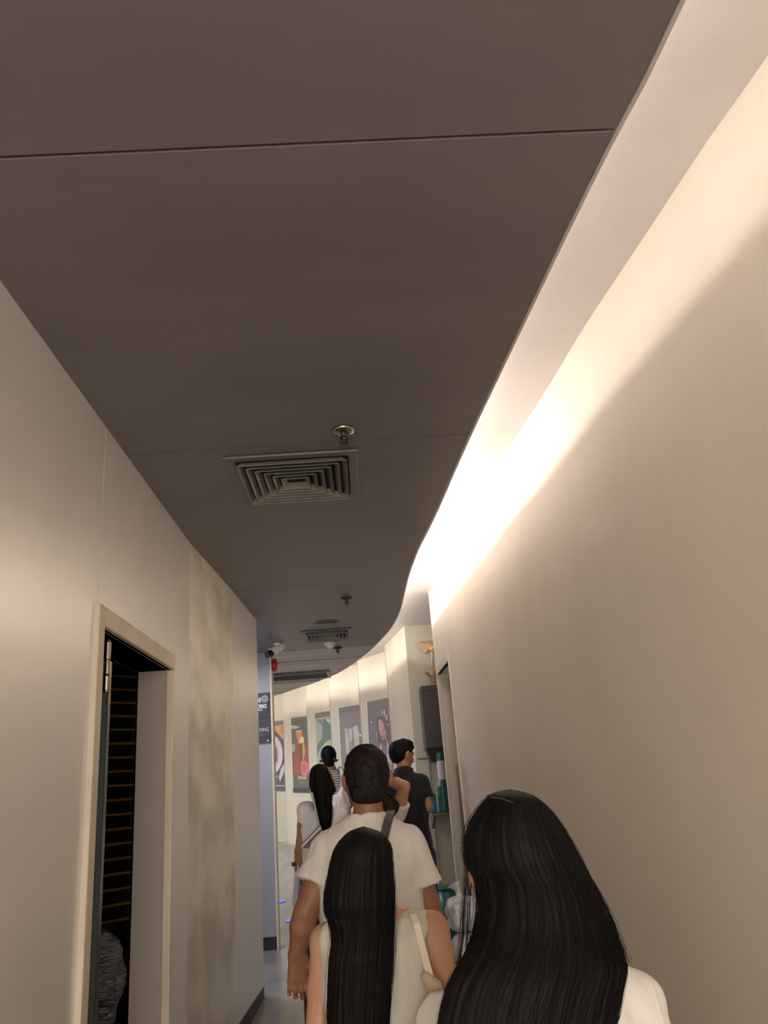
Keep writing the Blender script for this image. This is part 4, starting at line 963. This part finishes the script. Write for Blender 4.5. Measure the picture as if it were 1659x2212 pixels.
# tote: strap, knot and bag
pts = [at(876, 1975, 2.42), at(882, 1968, 2.36), at(887, 1967.5, 2.29), at(893, 1978, 2.225), at(900, 1998, 2.198), at(912, 2045, 2.185), at(922, 2085, 2.185), at(930, 2112, 2.185)]
bt = pts
tote = empty('tote_bag', tuple(at(940, 2200, 2.19)-np.array([0, 0, .25])), 'cream canvas tote with a knotted strap hanging from the girl\'s right shoulder', 'bag')
def band2(name, parent, pts, width, th, mat, nrm): 
    o = band(name, parent, pts, width, th, mat, nrm); return o
band('strap', tote, pts, .018, .005, cloth('pale_canvas_strap', (.74, .66, .50)), [(0, .5, .9), (0, .1, 1), (0, -.3, 1), (0, -.7, .7), (0, -1, .2)]+[(0, -1, .1)]*3)
p = at(931, 2124, 2.175)
S_ = SDF(.004); S_.cone((-.012, 0, .012), (.012, 0, -.008), .014, .016, .01); S_.cone((-.004, 0, 0), (.002, -.004, -.035), .012, .014, .01); S_.cone((.004, 0, -.004), (.016, 0, -.028), .010, .010, .008); S_.noise = folds(.0012, 2, 3)
o = link('knot', S_.mesh(), cloth('tan_leather_knot', (.52, .40, .27)), tote); o.location = Vector(p)-Vector(tote.location)
c = at(958, 2200, 2.125); S_ = SDF(.007)
S_.col([(-.30, .125, .034, 0, 0), (-.20, .13, .04, 0, 0), (-.05, .12, .030, 0, 0), (.035, .085, .018, 0, 0), (.075, .02, .010, -.02, 0)], .02); S_.noise = folds(.003, 12, 1.0)
o = link('bag_body', S_.mesh(), cloth('off_white_canvas', (.60, .56, .48)), tote); o.location = Vector((c[0]+.01, c[1], c[2]-.02))-Vector(tote.location)

# ---- the woman close to the camera on the right
wb = (.300, 1.62); st = 1.44; s_ = st/1.7
armsW = [dict(sh=(-.105, .05, 1.128), el=(-.125, .08, .93), wr=(-.11, .16, .76), d=(0, .2, -1), n=(1, 0, 0), th=(0, 1, 0), sl=.6),
         dict(sh=(.148, 0, 1.125), el=(.198, -.03, .91), wr=(.20, .08, .75), d=(0, .2, -1), n=(-1, 0, 0), th=(0, 1, 0), sl=.62)]
wom, s, T = body('person', 'woman nearest the camera with long straight black hair and a white t-shirt', wb, st, SK['fair'], armsW, w=.96, headk=1.05, headc=(-.056, .01, 1.376), head_yaw=.25, fem=True, res=.0062, stance=.05)
tee(wom, s, .98, 1.0, armsW, CW, hem=.78, loose=1.0, seed=8, amp=.0045, res=.0065, neck=1.47, sleeve_r=.072)
trousers(wom, s, 1.0, .05, CD)
Yw = 1.60
rows = [(1707, 1085, 1118, Yw+.01, .02, .02), (1710, 1068, 1134, Yw+.01, .04, .045), (1721, 1053, 1155, Yw, .065, .06), (1745, 1034, 1183, Yw, .085, .055), (1777, 1014, 1207, Yw, .10, .05), (1814, 1005, 1226, Yw, .11, .045), (1850, 1005, 1245, Yw, .112, .03), (1872, 1012, 1254, Yw, .11, .012),
        (1890, 1030, 1262, Yw-.01, .10, .0), (1929, 1035, 1283, Yw-.02, .085, .0), (1965, 1035, 1301, Yw-.035, .07, .0), (2002, 1030, 1316, Yw-.055, .055, .01), (2049, 1014, 1334, Yw-.08, .042, .02), (2090, 989, 1352, Yw-.10, .034, .02), (2121, 972, 1346, Yw-.11, .03, .02),
        (2164, 958, 1337, Yw-.115, .028, .02), (2208, 948, 1330, Yw-.12, .026, .02), (2290, 950, 1300, Yw-.125, .024, .02), (2400, 985, 1270, Yw-.125, .018, .015)]
rows = [(a, b, c_, d_, e, max(f, .004)) for a, b, c_, d_, e, f in rows]
loft_hair('hair', wom, rows, HB, nrow=150, nth=220, amp=.0022, seed=11, tips=.04, strands=900, swid=.00035, spread=.0035)
wisps(wom, [[(1012, 1840, 1.60), (1008, 1900, 1.60), (1003, 1960, 1.59), (1000, 2020, 1.57), (990, 2090, 1.53)], [(1016, 1860, 1.61), (1012, 1930, 1.60), (1010, 2000, 1.59), (1008, 2060, 1.56), (1000, 2110, 1.53)],
            [(1240, 1845, 1.58), (1290, 1925, 1.56), (1325, 1995, 1.54), (1346, 2060, 1.52)], [(1260, 1880, 1.57), (1310, 1960, 1.55), (1338, 2035, 1.53), (1355, 2080, 1.51)]], HB, n=14, rad=.00035, jit=.0035, seed=2)
o = wisps(wom, [[(1270, 2050, 1.5), (1275, 2120, 1.49), (1283, 2240, 1.48)], [(1215, 2060, 1.5), (1230, 2140, 1.48), (1240, 2240, 1.48)]], HB, n=10, rad=.0005, jit=.006, seed=4)
# parting line
wisps(wom, [[(1062, 1722, 1.55), (1084, 1724, 1.53), (1108, 1733, 1.51)]], nmat('scalp_parting', (.07, .045, .035), .6), n=5, rad=.0006, jit=.0012, seed=5)

# ---- woman with long black hair, watch and paper bag, further on
w4 = (-.318, 5.2); st = 1.565
armsA = [dict(sh=(-.112, 0, 1.275), el=(-.122, -.04, 1.055), wr=(-.148, .01, .885+.20-.16), d=(0, .1, -1), n=(1, 0, 0), th=(0, 1, 0), t=.86, curl=1.0, sl=.42),
         dict(sh=(.115, 0, 1.28), el=(.14, .02, 1.04), wr=(.10, .15, .98), d=(-.4, 1, 0), n=(-1, 0, 0), th=(0, 0, 1), t=.9, sl=.5)]
armsA[0]['wr'] = (-.146, .01, 1.085-.02)
armsA[0] = dict(sh=(-.086, 0, 1.325), el=(-.116, -.03, 1.15), wr=(-.148, .01, 1.0), d=(0, .1, -1), n=(1, 0, 0), th=(0, 1, 0), t=.95, curl=1.1, sl=.40, hs=.9)
lad, s, T = body('person', 'woman with long black hair, white t-shirt and black watch, left of the group', w4, st, SK['mid'], armsA, w=.78, headc=(.024, .01, 1.49), fem=True, res=.0075, stance=.06)
tee(lad, s, .76, .95, armsA, CWB, hem=.86, loose=1.03, seed=14, neck=1.44, res=.007, hemw=1.12, amp=.004, sleeve_r=.052)
trousers(lad, s, .92, .06, CK)
Ya = 5.17
rows = [(1650, 686, 696, Ya, .02, .02), (1651.5, 681, 702, Ya, .05, .05), (1659, 674, 707, Ya, .085, .07), (1669, 670, 712, Ya, .10, .05), (1685, 669, 717, Ya, .10, .035), (1701, 670.5, 722, Ya-.01, .09, .03), (1709, 672.5, 724, Ya-.03, .08, .03), (1715, 674, 717, Ya-.05, .06, .03), (1729, 678, 715, Ya-.08, .045, .03),
        (1747, 681, 716, Ya-.10, .04, .03), (1765, 685, 716, Ya-.11, .035, .03), (1778, 691, 715, Ya-.11, .03, .02), (1792, 698, 712, Ya-.11, .02, .02)]
loft_hair('hair', lad, rows, HB, nrow=80, nth=110, amp=.004, seed=21, tips=.03, strands=160, swid=.0008, spread=.005)
q = at(641.5, 1840, 5.2); wt = MB().lathe((0, 0, 0), [(.021, -.010), (.029, -.008), (.030, .008), (.022, .010)], 20).box(-.036, -.024, -.013, .013, -.012, .012)
o = link('wristwatch', wt.mesh(), M['black'], lad); aw = armsA[0]; o.location = Vector(aw['wr'])+Vector((0, -.003, .028))
# her paper bag
q = at(648, 1872, 5.2); fl = floor_z(5.2)
t = empty('paper_bag', (q[0]-.0, 5.22, at(648, 1952, 5.2)[2]), 'flat white printed paper bag held low in the left woman\'s hand', 'bag')
z1, z0 = at(648, 1878, 5.2)[2], at(648, 1952, 5.2)[2]; m = MB(); x = q[0]
V = [(x-.045, 5.10, z0), (x-.012, 5.10, z0), (x+.045, 5.34, z0), (x+.0, 5.34, z0), (x-.025, 5.12, z1), (x-.005, 5.12, z1), (x+.038, 5.33, z1), (x+.018, 5.33, z1)]
child('bag_body', m.add(V, [(0, 1, 2, 3), (7, 6, 5, 4), (0, 4, 5, 1), (1, 5, 6, 2), (2, 6, 7, 3), (3, 7, 4, 0)]).mesh(), cloth('white_paper', (.52, .50, .56)), t)
for k in range(2): child('cord_handle', MB().tube([(x-.012+.03*k, 5.16+.02*k, z1-.01), (x-.008+.02*k, 5.19, z1+.05), (x+.012*k, 5.24, z1+.055), (x+.02, 5.29, z1-.01)], .003, 6).mesh(), CWB, t)
inkb = nmat('dark_bag_print', (.10, .09, .11), .6)
for zz, l in ((.30, .10), (.55, .06), (.75, .08)):
    zb_ = z0+(z1-z0)*zz; y0_ = 5.16; fr_ = (y0_-5.10)/.24
    xs = x-.012+.057*fr_; child('printed_mark', MB().add([(xs-.0, y0_, zb_), (xs+.057/.24*l, y0_+l, zb_), (xs+.057/.24*l, y0_+l, zb_+.03), (xs, y0_, zb_+.03), (xs+.004, y0_-.003, zb_), (xs+.004+.057/.24*l, y0_+l-.003, zb_), (xs+.004+.057/.24*l, y0_+l-.003, zb_+.03), (xs+.004, y0_-.003, zb_+.03)], [(0, 1, 2, 3), (7, 6, 5, 4), (0, 4, 5, 1), (1, 5, 6, 2), (2, 6, 7, 3), (3, 7, 4, 0)]).mesh(), inkb, t)
# her white shoulder bag with dark lines
q = at(672, 1812, 5.08)
t = empty('shoulder_bag', (q[0], 5.06, q[2]-.1), 'white and grey slanted shoulder bag at the left woman\'s hip', 'bag')
A_ = [at(x_, y_, 5.07) for x_, y_ in ((651, 1828), (692, 1785), (694, 1812), (668, 1832))]
def slab(pts, th, mat, parent, name):
    n = len(pts); B_ = [p_-np.array([0, th, 0]) for p_ in pts]
    return child(name, MB().add(list(pts)+B_, [tuple(range(n)), tuple(range(n, 2*n))[::-1]]+[(i, (i+1) % n, n+(i+1) % n, n+i) for i in range(n)]).mesh(), mat, parent)
bevel(slab(A_, .06, cloth('grey_canvas', (.20, .18, .20)), t, 'bag_body'), .008)
slab([at(x_, y_, 5.005) for x_, y_ in ((650, 1827), (692, 1784), (694, 1789), (653, 1831))], .008, CWB, t, 'white_piping')
slab([at(x_, y_, 4.995) for x_, y_ in ((650, 1824), (690, 1783), (691, 1785), (650, 1826))], .006, STRAP, t, 'zip')
slab([at(x_, y_, 5.0) for x_, y_ in ((672, 1712), (676, 1712), (692, 1786), (687, 1788))], .006, cloth('pale_strap', (.50, .50, .46)), t, 'strap')

# ---- woman with pinned up hair and striped top
w5 = (-.330, 7.9); st = 1.78
armsB = [dict(sh=(-.115, 0, 1.475), el=(-.15, .0, 1.22), wr=(-.12, .12, .98), d=(0, .3, -1), n=(1, 0, 0), th=(0, 1, 0), t=.85, sl=.5),
         dict(sh=(.100, 0, 1.470), el=(.155, -.02, 1.24), wr=(.06, .16, 1.14), d=(-.6, 1, 0), n=(-1, 0, 0), th=(0, 0, 1), t=.9, sl=.5)]
w5o, s, T = body('person', 'woman with pinned up black hair, grey striped top and white shoulder straps', w5, st, SK['mid'], armsB, w=.78, headk=.82, headc=(-.045, .0, 1.670), fem=True, res=.0085, stance=.06)
tee(w5o, s, .80, .92, armsB, CSTR, hem=.95, loose=1.02, seed=16, neck=1.47, sleeve_r=.058)
trousers(w5o, s, .95, .06, cloth('white_trousers', (.55, .53, .50)), top=1.0)
rows = [(1610.5, 706, 712, 7.88, .02, .02), (1612, 701, 718, 7.88, .06, .05), (1618, 695.5, 723, 7.88, .09, .07), (1628, 693, 726, 7.88, .105, .06), (1638, 694, 725.5, 7.88, .10, .05), (1645, 698, 723, 7.87, .09, .04), (1650, 700, 721, 7.86, .085, .03), (1656, 703, 718, 7.86, .07, .02)]
loft_hair('hair', w5o, rows, HB, nrow=50, nth=90, amp=.003, seed=31, tips=.004, strands=70, swid=.0009, spread=.004)
for sg, P in ((-1, [(699, 1638), (695, 1644), (690, 1645.5)]), (1, [(720, 1638), (726, 1643.5), (731, 1641)])):
    o = link('hair_clip', MB().tube([tuple(at(x_, y_, 7.800)-np.array(w5o.location)) for x_, y_ in P], [.016, .014, .006], 10).mesh(), M['black'], w5o, smooth=True)
fl = np.array([0, 0, 0])
pts = [at(732, 1657, 7.930), at(734, 1657.5, 7.860), at(737, 1664, 7.800), at(740, 1680, 7.775), at(738, 1700, 7.770), at(731, 1716, 7.770)]
band('white_strap', w5o, pts, .030, .006, CW, [(0, -.1, 1), (0, -.6, .8), (0, -1, .3), (0, -1, .1), (0, -1, 0), (0, -1, 0)])
pts = [at(752, 1742, 7.760), at(746, 1722, 7.755), at(738, 1708, 7.755)]; band('white_strap', w5o, pts, .05, .012, CW)
S_ = SDF(.009); S_.ell((0, 0, 0), (.10, .06, .15), .02); S_.cone((.02, 0, .12), (.05, 0, .2), .03, .012, .03); S_.noise = folds(.006, 5, 1.0)
q = at(733, 1752, 7.720)
o = link('white_sling_bag', S_.mesh(), CW, None, label='slouchy white cloth sling bag on the striped woman\'s back', cat='bag'); o.location = (q[0], q[1]-.05, q[2])

# ---- man in the black polo
m6 = (.268, 6.3); st = 1.70
armsC = [dict(sh=(-.150, 0, 1.40), el=(-.20, .0, 1.15), wr=(-.10, .15, 1.05), d=(.4, 1, 0), n=(1, 0, 0), th=(0, 0, 1), t=.92, sl=.55),
         dict(sh=(.125, -.01, 1.385), el=(.158, -.05, 1.215), wr=(.125, .17, 1.28), d=(-.3, 1, .2), n=(-1, 0, 0), th=(0, 0, 1), t=1.0, sl=.66)]
m6o, s, T = body('person', 'young man in a black polo shirt looking down to the right beside the recess', m6, st, SK['mid'], armsC, w=.92, headc=(.0, .02, 1.605), head_yaw=-.95, pitch=-.25, res=.0078, stance=.05)
tee(m6o, s, .97, 1.0, armsC, CB, hem=.86, loose=1.0, seed=18, neck=1.475, res=.008, amp=.0015)
col_ = MB(); n_ = 30
for r0, r1, z0, z1 in ((.066, .060, 1.452, 1.495), (.072, .068, 1.440, 1.490)):
    V = []; Fc = []
    for k in range(n_):
        a = 2*PI*k/n_
        V += [(r0*1.1*math.cos(a), -.005+r0*math.sin(a), z0-.01*math.sin(a)), (r1*1.1*math.cos(a), -.003+r1*math.sin(a), z1-.02*math.sin(a))]
    for k in range(n_): Fc.append((2*k, 2*((k+1) % n_), 2*((k+1) % n_)+1, 2*k+1))
    col_.add(V, Fc)
o = link('collar', col_.mesh(), CB, m6o, smooth=True); sd = o.modifiers.new('s', 'SOLIDIFY'); sd.thickness = .004
trousers(m6o, s, 1.0, .05, CN, top=.96)
S_ = SDF(.006); hc = np.array((.0, .02, 1.605)); cy, sy = math.cos(-.95), math.sin(-.95)
def HT(x, y, z): return hc+np.array([x*cy-y*sy, x*sy+y*cy, z])
Rr = np.array([[cy, sy, 0], [-sy, cy, 0], [0, 0, 1]])
S_.ell(HT(0, -.012, .034), (.080, .100, .074), .01, Rr); S_.ell(HT(0, -.046, -.004), (.072, .060, .066), .02, Rr); S_.ell(HT(0, .045, .075), (.060, .055, .030), .03, Rr)
S_.cone(HT(-.02, .075, .060), HT(.03, .085, .045), .016, .012, .02); S_.cone(HT(.0, .0, .095), HT(.01, .01, .108), .014, .006, .02)
S_.noise = folds(.0022, 6, 4); wear('hair', S_, HB, m6o)

# ---- person with a raised arm behind the man
p7 = (.022, 4.55); st = 1.52
armsD = [dict(sh=(-.080, 0, 1.315), el=(-.110, .04, 1.09), wr=(-.08, .15, .95), d=(0, 1, -.3), n=(1, 0, 0), th=(0, 1, 0), t=.85, sl=.5),
         dict(sh=(.118, -.02, 1.320), el=(.166, -.10, 1.452), wr=(.055, -.01, 1.505), d=(-1, .3, .05), n=(0, 1, 0), th=(0, 0, 1), t=.86, sl=.42, hs=.8)]
p7o, s, T = body('person', 'person in white with one arm raised, mostly hidden behind the broad man', p7, st, SK['fair'], armsD, w=.70, headc=(.0, .01, 1.44), fem=True, res=.0075, stance=.05)
tee(p7o, s, .70, .95, armsD, CW, hem=.82, loose=1.03, seed=22, neck=1.455, sleeve_r=.070)
trousers(p7o, s, .95, .05, CD)
rows = [(1652, 800, 812, 4.53, .02, .02), (1655, 794, 822, 4.53, .06, .05), (1668, 783, 832, 4.53, .095, .05), (1690, 780, 836, 4.52, .10, .04), (1712, 786, 834, 4.51, .09, .03), (1725, 806, 850, 4.47, .06, .03), (1740, 826, 862, 4.44, .05, .03), (1752, 829, 859, 4.43, .045, .03), (1762, 838, 852, 4.43, .02, .02)]
loft_hair('hair', p7o, rows, HBR, nrow=70, nth=100, amp=.003, seed=41, tips=.006, strands=80, swid=.0008, spread=.004)
